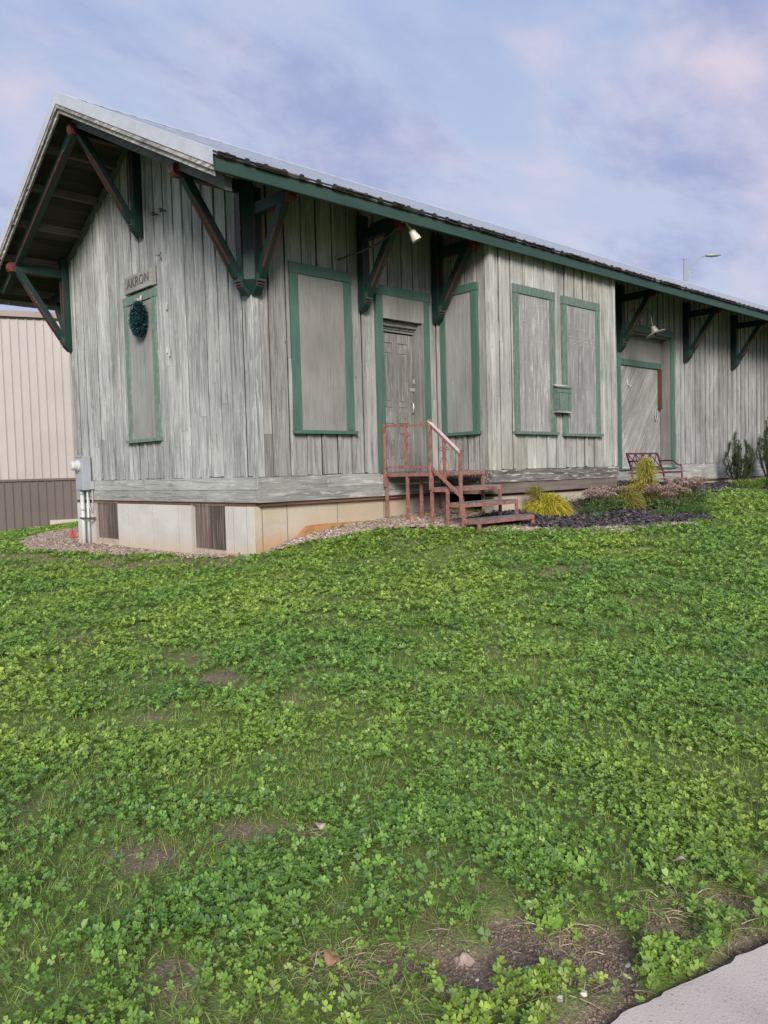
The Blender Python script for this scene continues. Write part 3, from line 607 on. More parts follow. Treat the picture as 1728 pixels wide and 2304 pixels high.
for c, d, an in ((X0+.115, (X0+X1)/2-.06, R(50)), ((X0+X1)/2+.06, X1-.115, R(130))):
    diagonal(mb, c, d, .225, .795, dz-.008, dz-.001, .07, an)
    mb.box(c+.02, d-.02, dz-.009, dz-.001, 1.06, 1.14); mb.box(c+.02, d-.02, dz-.009, dz-.001, 1.93, 2.01)
    mb.box(c+.035, d-.035, dz-.007, dz-.001, 1.16, 1.90)
door = mb.build('panelled_door', M['doorwood'], dep, bevel=.003)
mb = MB(); mb.box(X1+.0, X1+.022, dz+.01, dz+.04, 0, 2.3); mb.build('gap', M['dark'], door)
mb = MB(); p = [(X1-.05+.0, dz-.02, 1.15), (X1-.05, dz-.06, 1.12), (X1-.05, dz-.065, 1.0), (X1-.05, dz-.02, .96)]; mb.tube(p, .011); mb.build('handle', M['silver'], door, smooth=True)
mb = MB(); mb.box(X1-.08, X1+.05, dz-.026, dz-.016, 1.33, 1.385); mb.box(X1+.035, X1+.10, dz-.05, dz-.016, 1.33, 1.37); mb.box(X1+.07, X1+.10, dz-.07, dz-.02, 1.27, 1.36); mb.build('padlock', M['silver'], door, bevel=.004)
mb = MB(); mb.box(X1-.0, X1+.045, dz-.03, dz-.002, 1.46, 1.53); mb.build('latch_plate', M['steelgrey'], door, bevel=.004)
mb = MB()                                             # casing, jambs and head moulding
for a, b in ((2.26, 2.40), (3.32, 3.455)): mb.box(a, b, -.056, .0, -.001, 2.775)
mb.box(2.24, 3.475, -.062, .0, 2.78, 2.93); mb.build('door_casing', M['green'], dep, bevel=.003)
mb = MB(); mb.box(X1+.022, 3.318, -.0, dz+.05, 0, 2.42); mb.box(3.29, 3.319, -.045, -.001, 0, 2.42)
mb.box(2.40, 3.32, .10, .19, 2.30, 2.419); mb.box(2.40, X1+.02, .12, .19, 2.262, 2.299); mb.box(2.402, 2.418, 0, dz+.05, 0, 2.3); mb.box(2.40, 3.32, .05, .099, 2.34, 2.419)
mb.build('door_jamb', M['jamb'], dep, bevel=.002)
# freight door with diagonal boards
fy = .25
mb = MB(); mb.box(9.5, 11.76, fy+.02, fy+.05, -.06, 2.262); diagonal(mb, 9.5, 11.76, -.058, 2.26, fy, fy+.019, .11, R(52), .014)
fd = mb.build('freight_door', wood('diagonal boards', (.30,.295,.28), (.22,.215,.205), (.10,.095,.09), 'Z', .7, (.40,.40,.38), .14, .8, rot=(0, R(-38), 0)), dep)
mb = MB(); mb.tube([(11.5, fy-.03, 1.26), (11.54, fy-.05, 1.24), (11.55, fy-.05, 1.10), (11.5, fy-.03, 1.04), (11.46, fy-.04, 1.10), (11.46, fy-.04, 1.22)], .010, closed=True); mb.build('handle', M['steelgrey'], fd, smooth=True)
mb = MB(); mb.box(10.25, 10.275, fy-.02, fy-.002, 1.83, 1.95); mb.bar((10.27, fy-.02, 1.83), (10.36, fy-.05, 1.80), .012, .012); mb.build('hook', M['whitehook'], fd)
mb = MB(); mb.box(11.66, 11.71, fy-.09, fy-.003, 1.32, 2.25, r=.3); mb.build('loose_board', paint('orange brown board', (.10,.042,.026), (.06,.03,.02), 4, 'Z', (.05,.03,.02), .8), fd)
mb = MB(); mb.box(9.5, 11.78, fy-.04, fy+.05, 2.264, 2.40); mb.box(9.38, 9.50, -.05, .02, -.06, 2.975); mb.box(11.79, 11.93, -.05, .02, -.09, 2.975); mb.box(9.36, 11.96, -.056, .02, 2.98, 3.13)
mb.build('door_casing', M['green'], dep, bevel=.003)
mb = MB(); mb.box(9.5, 11.8, fy-.02, fy, 2.402, 2.98); mb.build('transom_board', M['ply'], dep)
mb = MB(); mb.box(11.782, 11.86, .0, fy+.06, -.06, 2.975); mb.box(9.45, 9.502, .02, fy+.06, -.06, 2.975); mb.box(9.5, 11.78, .02, fy, 2.945, 2.99); mb.build('door_jamb', M['jamb'], dep)
mb = MB(); mb.box(9.38, 11.95, -.075, .25, -.10, -.062); mb.build('door_sill', M['green'], dep)

# roof
roof_b = MB()
for sg in (-1, 1):
    ye = RY+sg*4.31; k = 30
    yy = [RY+(ye-RY)*i/k for i in range(k+1)]
    for i in range(k):
        a, b = yy[i], yy[i+1]
        roof_b.hexa([(rx(a)+.06, a, ztop(a)-.12), (XE+1.2, a, ztop(a)-.12), (XE+1.2, b, ztop(b)-.12), (rx(b)+.06, b, ztop(b)-.12), (rx(a)+.06, a, ztop(a)-.035), (XE+1.2, a, ztop(a)-.035), (XE+1.2, b, ztop(b)-.035), (rx(b)+.06, b, ztop(b)-.035)])
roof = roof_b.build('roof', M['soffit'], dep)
mb = MB()
nr = int((XE+1.2+1.28)/.265)
for sg in (-1, 1):
    ye = RY+sg*4.34; mb.hexa([(rx(RY), RY, ztop(RY)-.012), (XE+1.25, RY, ztop(RY)-.012), (XE+1.25, ye, ztop(ye)-.012), (rx(ye), ye, ztop(ye)-.012), (rx(RY), RY, ztop(RY)), (XE+1.25, RY, ztop(RY)), (XE+1.25, ye, ztop(ye)), (rx(ye), ye, ztop(ye))])
    for i in range(nr):
        x = -1.14+i*.265; w0, w1, h = .036, .018, .036
        for (dx, ww, hh) in ((0, 1, 1), (.088, .5, .25), (.176, .5, .25)):
            mb.hexa([(x+dx-w0*ww, RY, ztop(RY)+.001), (x+dx+w0*ww, RY, ztop(RY)+.001), (x+dx+w0*ww, ye, ztop(ye)+.001), (x+dx-w0*ww, ye, ztop(ye)+.001), (x+dx-w1*ww, RY, ztop(RY)+h*hh), (x+dx+w1*ww, RY, ztop(RY)+h*hh), (x+dx+w1*ww, ye, ztop(ye)+h*hh), (x+dx-w1*ww, ye, ztop(ye)+h*hh)])
for i in range(nr):
    x = -1.14+i*.265; ye = RY-4.345; mb.prism([(x-.05, ye-.012, ztop(ye)-.02), (x+.05, ye-.012, ztop(ye)-.02), (x+.024, ye-.012, ztop(ye)+.042), (x-.024, ye-.012, ztop(ye)+.042)], (0, .02, 0), 1)
mb.build('metal_roofing', [M['roofmetal'], M['dark']], roof)
mb = MB(); ridge = []
for sg in (-1, 1):
    y1 = RY+sg*.17; mb.hexa([(-1.32, RY, ztop(RY)+.036), (XE+1.26, RY, ztop(RY)+.036), (XE+1.26, y1, ztop(y1)+.034), (-1.32, y1, ztop(y1)+.034), (-1.32, RY, ztop(RY)+.044), (XE+1.26, RY, ztop(RY)+.044), (XE+1.26, y1, ztop(y1)+.04), (-1.32, y1, ztop(y1)+.04)])
mb.build('ridge_cap', M['flash'], roof)
def rakepiece(name, mat, dx0, dx1, dz0, dz1, ylo=4.31, yhi=4.31, step=12):
    mb = MB()
    for sg, L in ((-1, ylo), (1, yhi)):
        for i in range(step):
            a = RY+sg*L*i/step; b = RY+sg*L*(i+1)/step
            mb.hexa([(rx(a)+dx0, a, ztop(a)+dz0), (rx(a)+dx1, a, ztop(a)+dz0), (rx(b)+dx1, b, ztop(b)+dz0), (rx(b)+dx0, b, ztop(b)+dz0), (rx(a)+dx0, a, ztop(a)+dz1), (rx(a)+dx1, a, ztop(a)+dz1), (rx(b)+dx1, b, ztop(b)+dz1), (rx(b)+dx0, b, ztop(b)+dz1)], r=.2+.5*(i//4)/3)
    return mb.build(name, mat, roof)
rakepiece('rake_flashing', M['flash'], -.012, -.004, -.135, .032)
rakepiece('rake_flashing', M['flash'], -.012, .13, .033, .038)
rakepiece('barge_board', M['barge'], .0, .028, -.195, -.02, 4.27, 4.27)
rakepiece('barge_board', M['barge'], .032, .062, -.262, -.02, 4.25, 4.25)
rakepiece('rake_beam', M['rakebeam'], .26, .36, -.40, -.25, 4.12, 1.0)
mb = MB()                                                    # green rake rafter on the far slope, with its red arris
a, b = RY+.05, RY+3.75
mb.bar((-1.0, a, ztop(a)-.34), (-.93, b, ztop(b)-.34), .10, .15, (0, 0, 1), 0); mb.bar((-1.035, a+.4, ztop(a+.4)-.405), (-.965, b-.2, ztop(b-.2)-.405), .05, .03, (0, 0, 1), 1)
mb.build('rake_beam', [M['bracket'], M['red']], roof)
for y in (3.81, 4.59, 5.37, 6.2, 7.0, 2.31, 1.53, .75, -.05, -.85):
    mb = MB(); z = zund(y); mb.box(-1.25, -.03 if -.1 < y < WD else XE+1.1, y-.045, y+.045, z-.10, z+.02); mb.build('purlin', M['purlin'], roof)
mb = MB(); cuts_ = [-1.29, 2.4, 6.1, 9.9, 13.6, 17.4, 21.3, XE+1.2]
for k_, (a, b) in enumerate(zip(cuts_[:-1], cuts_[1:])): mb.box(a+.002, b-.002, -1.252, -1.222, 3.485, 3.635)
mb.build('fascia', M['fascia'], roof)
mb = MB()
for a, b in zip(cuts_[:-1], cuts_[1:]): mb.box(a, b, WD+1.2, WD+1.24, 3.485, 3.635)
mb.build('fascia', M['barge'], roof)
mb = MB(); x = -1.28
while x < XE+1.1:                                              # ragged butts of the old shingles under the steel
    w = random.uniform(.12, .5); o = random.uniform(0, .035)
    for k_ in range(3):
        dzz = k_*.016; mb.box(x, x+w-.004, -1.275-o-.012*k_+random.uniform(0, .02), -1.16, 3.637+dzz-random.uniform(0, .006), 3.637+dzz+.012)
    x += w
mb.build('shingle_edge', M['shingle'], roof)

# brackets: post (the bracket itself) with beam, end block and brace as pieces
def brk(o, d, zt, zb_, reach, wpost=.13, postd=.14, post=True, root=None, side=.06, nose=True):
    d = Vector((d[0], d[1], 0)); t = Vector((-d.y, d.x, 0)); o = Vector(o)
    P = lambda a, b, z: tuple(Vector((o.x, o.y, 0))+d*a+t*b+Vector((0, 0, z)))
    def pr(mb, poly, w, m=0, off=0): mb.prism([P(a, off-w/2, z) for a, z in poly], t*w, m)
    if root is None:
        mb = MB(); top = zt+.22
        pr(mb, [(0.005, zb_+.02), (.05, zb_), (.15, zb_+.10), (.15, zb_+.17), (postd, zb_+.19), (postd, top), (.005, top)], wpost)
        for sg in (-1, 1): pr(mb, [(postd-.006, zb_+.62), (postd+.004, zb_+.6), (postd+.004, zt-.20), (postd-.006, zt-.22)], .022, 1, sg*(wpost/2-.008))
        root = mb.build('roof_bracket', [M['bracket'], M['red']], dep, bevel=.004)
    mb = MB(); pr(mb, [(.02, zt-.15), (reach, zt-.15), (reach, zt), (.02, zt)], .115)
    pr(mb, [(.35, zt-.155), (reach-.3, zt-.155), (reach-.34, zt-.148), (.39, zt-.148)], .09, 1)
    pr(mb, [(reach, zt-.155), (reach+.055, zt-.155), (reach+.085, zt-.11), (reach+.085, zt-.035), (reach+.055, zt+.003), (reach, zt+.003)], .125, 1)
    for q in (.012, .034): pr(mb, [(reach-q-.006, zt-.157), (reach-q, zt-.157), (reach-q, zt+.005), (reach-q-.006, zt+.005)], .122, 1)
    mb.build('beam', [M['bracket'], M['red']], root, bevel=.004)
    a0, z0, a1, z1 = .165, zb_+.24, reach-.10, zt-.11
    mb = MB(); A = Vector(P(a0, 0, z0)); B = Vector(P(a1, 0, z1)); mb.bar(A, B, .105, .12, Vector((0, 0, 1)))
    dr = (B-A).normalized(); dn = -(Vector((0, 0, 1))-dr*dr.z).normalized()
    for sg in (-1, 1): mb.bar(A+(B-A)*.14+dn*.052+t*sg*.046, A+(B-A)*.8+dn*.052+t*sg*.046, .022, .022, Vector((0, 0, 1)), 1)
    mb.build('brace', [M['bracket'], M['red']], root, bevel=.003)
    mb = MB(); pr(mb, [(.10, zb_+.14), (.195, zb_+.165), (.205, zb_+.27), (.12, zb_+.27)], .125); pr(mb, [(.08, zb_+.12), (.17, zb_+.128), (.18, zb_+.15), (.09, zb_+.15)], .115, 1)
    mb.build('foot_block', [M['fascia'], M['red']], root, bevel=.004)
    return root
rb = brk((-.02, .045, 0), (-1, 0), 3.98, 2.46, 1.02)
brk((.03, -.02, 0), (0, -1), 3.66, 2.46, .84)
mb = MB(); c_ = [(-.02, -.02), (-.145, -.02), (-.145, -.04), (-.03, -.145), (-.02, -.145)]; k_ = len(c_); mb.prism([(x, y, 2.66) for x, y in c_], (0, 0, 1.28)); mb.add([(x, y, 2.659) for x, y in c_]+[(-.02, -.02, 2.47)], [(i, (i+1) % k_, k_) for i in range(k_)]); mb.build('corner_filler', M['bracket'], rb)
brk((-.02, RY, 0), (-1, 0), 5.45, 3.92, 1.04)
brk((-.02, WD-.05, 0), (-1, 0), 3.98, 2.46, 1.02)
brk((.05, WD+.02, 0), (0, 1), 3.66, 2.46, .84)
for x in (1.98, 3.62, 9.43, 12.5, 15.18, 18.2, 21.3, 24.4): brk((x, -.022, 0), (0, -1), 3.66, 2.46, .84)
mb = MB(); mb.bar((1.98, -.30, 3.70), (1.98, -.9, 3.71), .05, .05); mb.build('furring', M['soffit'], dep)
# small fittings on the gable
for (y, z) in ((2.52, 4.17), (2.25, 4.16)):
    mb = MB(); mb.lathe([(0, 0), (.012, 0), (.012, .05), (.03, .052), (.034, .07), (.022, .08), (.034, .09), (.03, .11), (0, .112)], (-.01, y, z), (-1, 0, 0), 12); mb.build('insulator', M['rakebeam'], dep, smooth=True)
for (y, z, h) in ((2.30, 2.70, .05), (2.33, 2.02, .04), (2.27, 1.98, .055)):
    mb = MB(); mb.box(-.045, -.024, y-.012, y+.012, z-h, z+h); mb.build('insulator_stub', M['whitehook'], dep)
mb = MB(); mb.tube([(-.03, 2.40, 3.44), (-.06, 2.41, 3.50), (-.05, 2.36, 3.55)], .008); mb.tube([(-.055, 2.40, 3.50), (-.09, 2.47, 3.52)], .006); mb.build('wire_stub', M['cable'], dep)

# ---------------------------------------------------------------- things on and around the depot
t = thing('station_sign', (-.06, 3.12, 3.22), 'grey wooden name board reading AKRON above the gable window', 'sign')
mb = MB(); mb.box(-.095, -.05, 2.66, 3.60, 3.09, 3.365, r=.5); mb.box(-.05, -.03, 2.60, 2.70, 3.10, 3.42, r=.1); board = mb.build('board', M['signwood'], t, bevel=.004)
cu = bpy.data.curves.new('letters', 'FONT'); cu.body = 'AKRON'; cu.size = .215; cu.extrude = .003; cu.align_x = 'CENTER'; cu.align_y = 'CENTER'; cu.space_character = 1.05
tmp = bpy.data.objects.new('tmp_letters', cu); COL.objects.link(tmp); bpy.context.view_layer.update()
me = bpy.data.meshes.new_from_object(tmp.evaluated_get(bpy.context.evaluated_depsgraph_get())); bpy.data.objects.remove(tmp)
me.transform(Matrix.Translation((-.0985, 3.10, 3.235))@Matrix(((0, 0, -1, 0), (-1, 0, 0, 0), (0, 1, 0, 0), (0, 0, 0, 1)))); me.transform(Matrix.Translation(-worldpos(t)))
me.materials.clear(); me.materials.append(paint('faded lettering', (.07,.07,.068), (.10,.10,.097), 14, None, (.24,.24,.23), .9, wth=(.60, .68))); lt = bpy.data.objects.new('lettering', me); COL.objects.link(lt); lt.parent = t

# tinsel wreath
t = thing('wreath', (-.06, 3.07, 2.9), 'dark green oval tinsel wreath with a faded bow hung on the gable window', 'wreath')
n = 5200; u = rng.random(n)*2*np.pi; v = np.arccos(rng.uniform(-1, 1, n)); prof = 1-.10*np.cos(2*v)
c = np.stack([-.13+.075*np.sin(v)*np.cos(u), 3.07+.19*np.sin(v)*np.sin(u), 2.615+.255*np.cos(v)], -1)
nn_ = (c-np.array([-.13, 3.07, 2.615]))/np.array([.0058, .031, .065]); nn_ /= np.linalg.norm(nn_, axis=1)[:, None]
a = np.cross(nn_, rng.normal(size=(n, 3))); a /= np.linalg.norm(a, axis=1)[:, None]; L = .028; wd = .006
nn2 = nn_+.9*rng.normal(size=(n, 3))*.5; V = np.stack([c-a*wd, c+a*wd, c+a*wd*.5+nn2*L, c-a*wd*.5+nn2*L], 1).reshape(-1, 3); Q = np.arange(n*4).reshape(-1, 4)
pal = np.array([(.008, .035, .035), (.012, .05, .05), (.006, .02, .03), (.03, .09, .085), (.15, .26, .25)]); arr_mesh('tinsel', V, Q, pal[rng.choice(5, n, p=[.3, .3, .25, .12, .03])], [M['wreath']], t, loc=worldpos(t))
mb = MB(); mb.lathe([(0, -.24), (.09, -.2), (.14, -.1), (.155, 0), (.14, .1), (.09, .2), (0, .24)], (0, 0, 0), (0, 0, 1), 16); mb.v = [(-.13+x*.42, 3.07+y*1.05, 2.615+z) for x, y, z in mb.v]; bb = mb.build('core', M['bracket'], t) 
mb = MB()
for (dy, z1) in ((-.05, 2.93), (.05, 2.95), (.07, 2.84), (-.06, 2.82), (.015, 2.78)): mb.bar((-.09, 3.07, 2.89), (-.11, 3.07+dy, z1), .035, .008, (1, 0, 0))
mb.bar((-.07, 3.06, 3.0), (-.09, 3.07, 2.86), .05, .012, (1, 0, 0)); mb.bar((-.20, 3.10, 2.83), (-.215, 3.105, 2.77), .012, .006, (1, 0, 0)); mb.build('bow', M['ribbon'], t)

# electric meter
t = thing('electric_meter', (-.1, 5.57, -1.24), 'grey electric meter box with round dial and pale conduits below it', 'electric meter')
mb = MB(); mb.box(-.20, -.035, 5.395, 5.72, -.175, .46); box = mb.build('meter_box', M['steelgrey'], t, bevel=.008)
mb = MB(); mb.box(-.215, -.2, 5.385, 5.73, .44, .47); mb.box(-.206, -.2005, 5.41, 5.705, -.16, .13); mb.box(-.206, -.2005, 5.41, 5.705, .145, .43); mb.build('cover', M['steelgrey'], box, bevel=.003)
mb = MB(); mb.lathe([(.0, 0), (.105, 0), (.105, .03), (.088, .034), (.085, .12), (.07, .14), (0, .142)], (-.205, 5.56, .285), (-1, 0, 0), 20); mb.build('dial', M['pvc'], t, smooth=False)
mb = MB(); mb.tube([(-.115, 5.66, -.17), (-.115, 5.66, -1.45)], .038, 12); mb.tube([(-.115, 5.66, -.17), (-.115, 5.66, -.26)], .046, 12); mb.tube([(-.115, 5.66, -.48), (-.115, 5.66, -.56)], .043, 12); mb.build('conduit', M['pvc'], t, smooth=True)
mb = MB(); mb.tube([(-.09, 5.475, -.17), (-.09, 5.475, -1.4)], .019, 10); mb.build('conduit', M['pvc'], t, smooth=True)
mb = MB(); mb.box(-.11, -.04, 5.27, 5.37, -.16, -.02); jb = mb.build('junction_box', M['steelgrey'], t, bevel=.004)
mb = MB(); mb.tube([(-.07, 5.30, -.16), (-.07, 5.30, -.48), (-.075, 5.32, -.56), (-.08, 5.36, -.58), (-.085, 5.42, -.48), (-.085, 5.44, -.3)], .01, 8); mb.build('cable', M['steelgrey'], t, smooth=True)
mb = MB(); mb.bar((-.155, 5.72, -.70), (-.155, 5.30, -.70), .012, .03); mb.bar((-.155, 5.30, -.70), (-.035, 5.28, -.70), .012, .05); mb.build('strap', M['cable'], t)

# green service box on the bay
t = thing('service_box', (5.68, -1.07, .95), 'small green wooden box with peeling lid mounted between the two bay windows', 'wall box')
mb = MB(); mb.box(5.43, 5.86, -1.185, -1.112, .985, 1.385); b_ = mb.build('body', M['greenworn'], t, bevel=.005)
mb = MB()
for x in (5.48, 5.76): mb.box(x, x+.007, -1.1875, -1.1855, 1.0, 1.30)
mb.box(5.435, 5.855, -1.1877, -1.1855, 1.305, 1.311); mb.build('joint', M['dark'], b_)
mb = MB(); mb.hexa([(5.41, -1.21, 1.385), (5.88, -1.21, 1.385), (5.88, -1.10, 1.42), (5.41, -1.10, 1.42), (5.41, -1.21, 1.405), (5.88, -1.21, 1.405), (5.88, -1.10, 1.44), (5.41, -1.10, 1.44)]); mb.build('lid', M['greenworn'], t, bevel=.004)
mb = MB(); mb.box(5.41, 5.88, -1.20, -1.11, .96, .984); mb.build('base', M['skirtX'], t, bevel=.004)
mb = MB()
for i in range(8): x = 5.43+i*.05; q_ = random.uniform(0, .03); mb.hexa([(x, -1.15-q_, 1.422), (x+.054, -1.15, 1.422), (x+.05, -1.10, 1.45), (x, -1.10, 1.45), (x, -1.15-q_, 1.428), (x+.054, -1.15, 1.428), (x+.05, -1.10, 1.455), (x, -1.10, 1.455)])
mb.build('flaking_paint', M['whitehook'], t)

# spotlight at the second bracket
t = thing('spotlight', (1.95, -1.0, 3.5), 'cream bare spotlight holder at the end of the bracket left of the passenger door', 'light')
ax_ = Vector((.30, -.28, -.75)).normalized(); o = Vector((1.99, -1.10, 3.47))
mb = MB(); mb.tube([(1.97, -.93, 3.60), (1.975, -1.02, 3.60), o-ax_*.02, o+ax_*.03], [.02, .02, .02, .024]); mb.build('stem', M['cream'], t, smooth=True)
mb = MB(); mb.lathe([(.0, 0), (.045, 0), (.052, .02), (.052, .07), (.06, .075), (.06, .10), (.07, .11), (.07, .16), (.055, .162), (.05, .10), (0, .09)], o+ax_*.03, ax_, 20); mb.build('socket', M['cream'], t, smooth=False)
mb = MB(); mb.lathe([(0, .10), (.045, .10), (.048, .155), (0, .156)], o+ax_*.03, ax_, 16); mb.build('lens', M['lampgrey'], t)
mb = MB(); p = [(1.52, -.03, 3.18), (1.7, -.35, 3.26), (1.85, -.62, 3.36), (1.92, -.8, 3.47), (1.94, -.9, 3.56), (1.95, -.97, 3.61)]; mb.tube(p, .012, 6); mb.build('cable', M['cable'], t, smooth=True)

# gooseneck lamp by the freight door
t = thing('gooseneck_lamp', (10.0, 0, 3.3), 'old enamel gooseneck lamp with a wide tilted shade in front of the freight door', 'lamp')
o = Vector((9.83, -.68, 2.80)); up = Vector((-.15, .32, .94)).normalized()
mb = MB(); mb.tube([(10.0, -.02, 3.40), (9.97, -.2, 3.45), (9.9, -.42, 3.42), (9.84, -.56, 3.25), tuple(o+up*.16)], .010, 8); mb.build('arm', M['lampgrey'], t, smooth=True)
mb = MB(); mb.lathe([(0, .17), (.045, .17), (.06, .155), (.062, .11), (.078, .105), (.078, .08), (.085, .075), (.088, .04), (.12, .030), (.21, .008), (.222, -.012), (.212, -.006), (.11, .02), (.05, .025), (0, .025)], o, up, 28); sh = mb.build('shade', M['lampgrey'], t)
mb = MB(); mb.lathe([(0, .03), (.025, .03), (.03, -.01), (.02, -.03), (0, -.035)], o, up, 12); mb.build('bulb_socket', M['cable'], t)
mb = MB(); mb.lathe([(0, 0), (.025, 0), (.03, .03), (.02, .06), (0, .07)], o+Vector((.19, -.02, .03)), (0, 0, 1), 10); mb.build('sensor', M['cable'], t)

# steel stairs
t = thing('stairs', (2.95, -1.0, -.85), 'salmon red steel porch stairs with weathered treads and scrollwork railing at the passenger door', 'stairs')
XL, XR = 2.33, 3.62
def gzz(x, y): return gz1(x, y)-.04
tubew = .042
def frame(y0, y1, z, name='landing'):                      # rectangular angle-iron frame with board top
    mb = MB(); mb.box(XL, XR, y0, y0+.03, z-.062, z-.012); mb.box(XL, XR, y1-.03, y1, z-.062, z-.012); mb.box(XL, XL+.03, y0+.031, y1-.031, z-.062, z-.012); mb.box(XR-.03, XR, y0+.031, y1-.031, z-.062, z-.012)
    return mb.build(name+'_frame', M['metalred'], t, bevel=.003)
def boards(y0, y1, z, n, par):
    mb = MB(); w = (y1-y0)/n
    for i in range(n): mb.box(XL+.015, XR-.015, y0+i*w+.004, y0+(i+1)*w-.004, z-.011, z+.006+random.uniform(0, .004), j=.002)
    return mb.build('boards', M['tread'], par)
fr = frame(-1.03, -.06, .0); boards(-1.02, -.07, .0, 7, fr)
for k_, (z, y0, y1) in enumerate(((-.235, -1.36, -1.06), (-.46, -1.68, -1.38), (-.69, -1.98, -1.67))):
    f = frame(y0, y1, z, 'step'); boards(y0+.005, y1-.005, z, 2, f)
def post(x, y, z0, z1, w=tubew): mb = MB(); mb.box(x-w/2, x+w/2, y-w/2, y+w/2, z0, z1); return mb.build('leg', M['metalred'], t, bevel=.004)
for (x, y, zt_) in ((XL+.02, -.09, -.06), (XL+.02, -.55, -.06), (XL+.02, -1.06, -.06), (XR-.02, -1.0, -.06), (XR-.02, -.12, -.06), (2.6, -.6, -.06),
                    (XL+.02, -1.37, -.29), (XR-.02, -1.34, -.29), (XL+.02, -1.665, -.52), (XR-.02, -1.66, -.52), (XL+.02, -1.955, -.75), (XR-.02, -1.955, -.75), (2.98, -1.10, -.29)):
    post(x, y, gzz(x, y), zt_)
xr = XL-.005
for a_, b_, c_, d_2 in ((-.11, -.068, -.22, .755), (-1.085, -1.043, -.27, .775), (-1.672, -1.63, -.67, .30)):
    mb = MB(); mb.box(xr-.022, xr+.02, a_, b_, c_, d_2); mb.build('railing_post', M['metalred'], t, bevel=.004)
mb = MB(); mb.bar((xr, -.11, .735), (xr, -1.045, .70), .036, .04); mb.bar((xr, -.11, .092), (xr, -1.045, .075), .036, .04); mb.bar((xr, -1.05, .09), (xr, -1.65, -.36), .03, .045); mb.build('rail', M['metalred'], t, bevel=.003)
mb = MB(); mb.bar((xr, -1.045, .755), (xr, -1.66, .265), .05, .022); mb.build('handrail', M['handrail'], t, bevel=.003)
mb = MB(); mb.bar((xr, -1.05, .715), (xr, -1.655, .235), .03, .035); mb.build('rail', M['metalred'], t, bevel=.003)
def scroll(y, z0, z1):
    mb = MB(); mb.box(xr-.016, xr+.016, y-.018, y+.018, z0, z1)
    for sg in (-1, 1):
        h = z1-z0; p = []
        for i in range(26):
            q = i/25; yy = sg*(.02+.075*math.sin(math.pi*min(q*1.25, 1))**1.0*(.4+q)); p.append((xr-.01, y+yy, z0+.03+q*h*.72))
        c_ = Vector(p[-1])
        for i in range(14): a_ = i*.42; r0 = .045*(1-i/16); p.append((xr-.01, y+sg*(.05+.0+r0*math.cos(a_)-.0), z0+.03+h*.72+.0+r0*math.sin(a_)))
        mb.tube(p, .0065, 5)
    mb.build('baluster', M['metalred'], t)
scroll(-.57, .11, .70); scroll(-1.35, -.16, .46)

# garden bench
bx0, bx1 = 8.22, 9.50; t = thing('garden_bench', (8.86, -1.2, -.5), 'dark red metal garden bench with lattice back in front of the freight door', 'bench')
def zb2(x, y): return gz1(x, y)-.01
mb = MB(); BT, BS = .24, -.075; yb, yf = -.90, -1.40
Pb = lambda x, k: (x, yb+.02-.10*(1-k), BS+(BT-BS)*k)                   # point on the raked back
for x in (bx0+.02, bx1-.02): mb.bar(Pb(x, -.15), Pb(x, 1), .03, .035)
mb.bar(Pb(bx0, 1), Pb(bx1, 1), .03, .035); mb.bar(Pb(bx0, .12), Pb(bx1, .12), .025, .03)
nb = 4
for i in range(nb):
    xa = bx0+.05+(bx1-bx0-.1)*i/nb; xb_ = bx0+.05+(bx1-bx0-.1)*(i+1)/nb; xm = (xa+xb_)/2
    mb.bar(Pb(xa, .15), Pb(xb_-.02, .97), .012, .018, (0, 1, 0)); mb.bar(Pb(xb_-.02, .15), Pb(xa, .97), .012, .018, (0, 1, 0))
    if i: mb.bar(Pb(xa-.012, .15), Pb(xa-.012, .97), .012, .018, (0, 1, 0))
mb.build('backrest', M['benchred'], t, bevel=.003)
mb = MB()
for i in range(6): y = yf+.02+i*.085; mb.box(bx0+.02, bx1-.02, y, y+.06, -.155-.01*math.sin(i/5*math.pi), -.137-.01*math.sin(i/5*math.pi))
mb.box(bx0, bx1, yf-.01, yf+.02, -.17, -.135); mb.build('seat', M['benchred'], t, bevel=.003)
for x in (bx0, bx1):
    mb = MB(); mb.tube([(x, yf, zb2(x, yf)), (x, yf-.01, -.25), (x, yf+.0, -.02), (x, yf+.03, .0)], .017, 8); mb.build('leg', M['benchred'], t, smooth=True)
    mb = MB(); mb.tube([(x, yb-.16, zb2(x, yb-.1)), (x, yb-.12, -.28), (x, yb-.1, -.15), (x, yb-.08, -.07)], .017, 8); mb.build('leg', M['benchred'], t, smooth=True)
    mb = MB(); mb.tube([(x, yb-.03, .08), (x, yb-.15, .09), (x, yb-.32, .085), (x, yb-.36, .05), (x, yb-.40, .01), (x, yf-.01, -.03)], .015, 8); mb.build('armrest', M['benchred'], t, smooth=True)
    mb = MB(); mb.bar((x, yf, -.15), (x, yb-.08, -.15), .02, .03); mb.build('side_rail', M['benchred'], t)

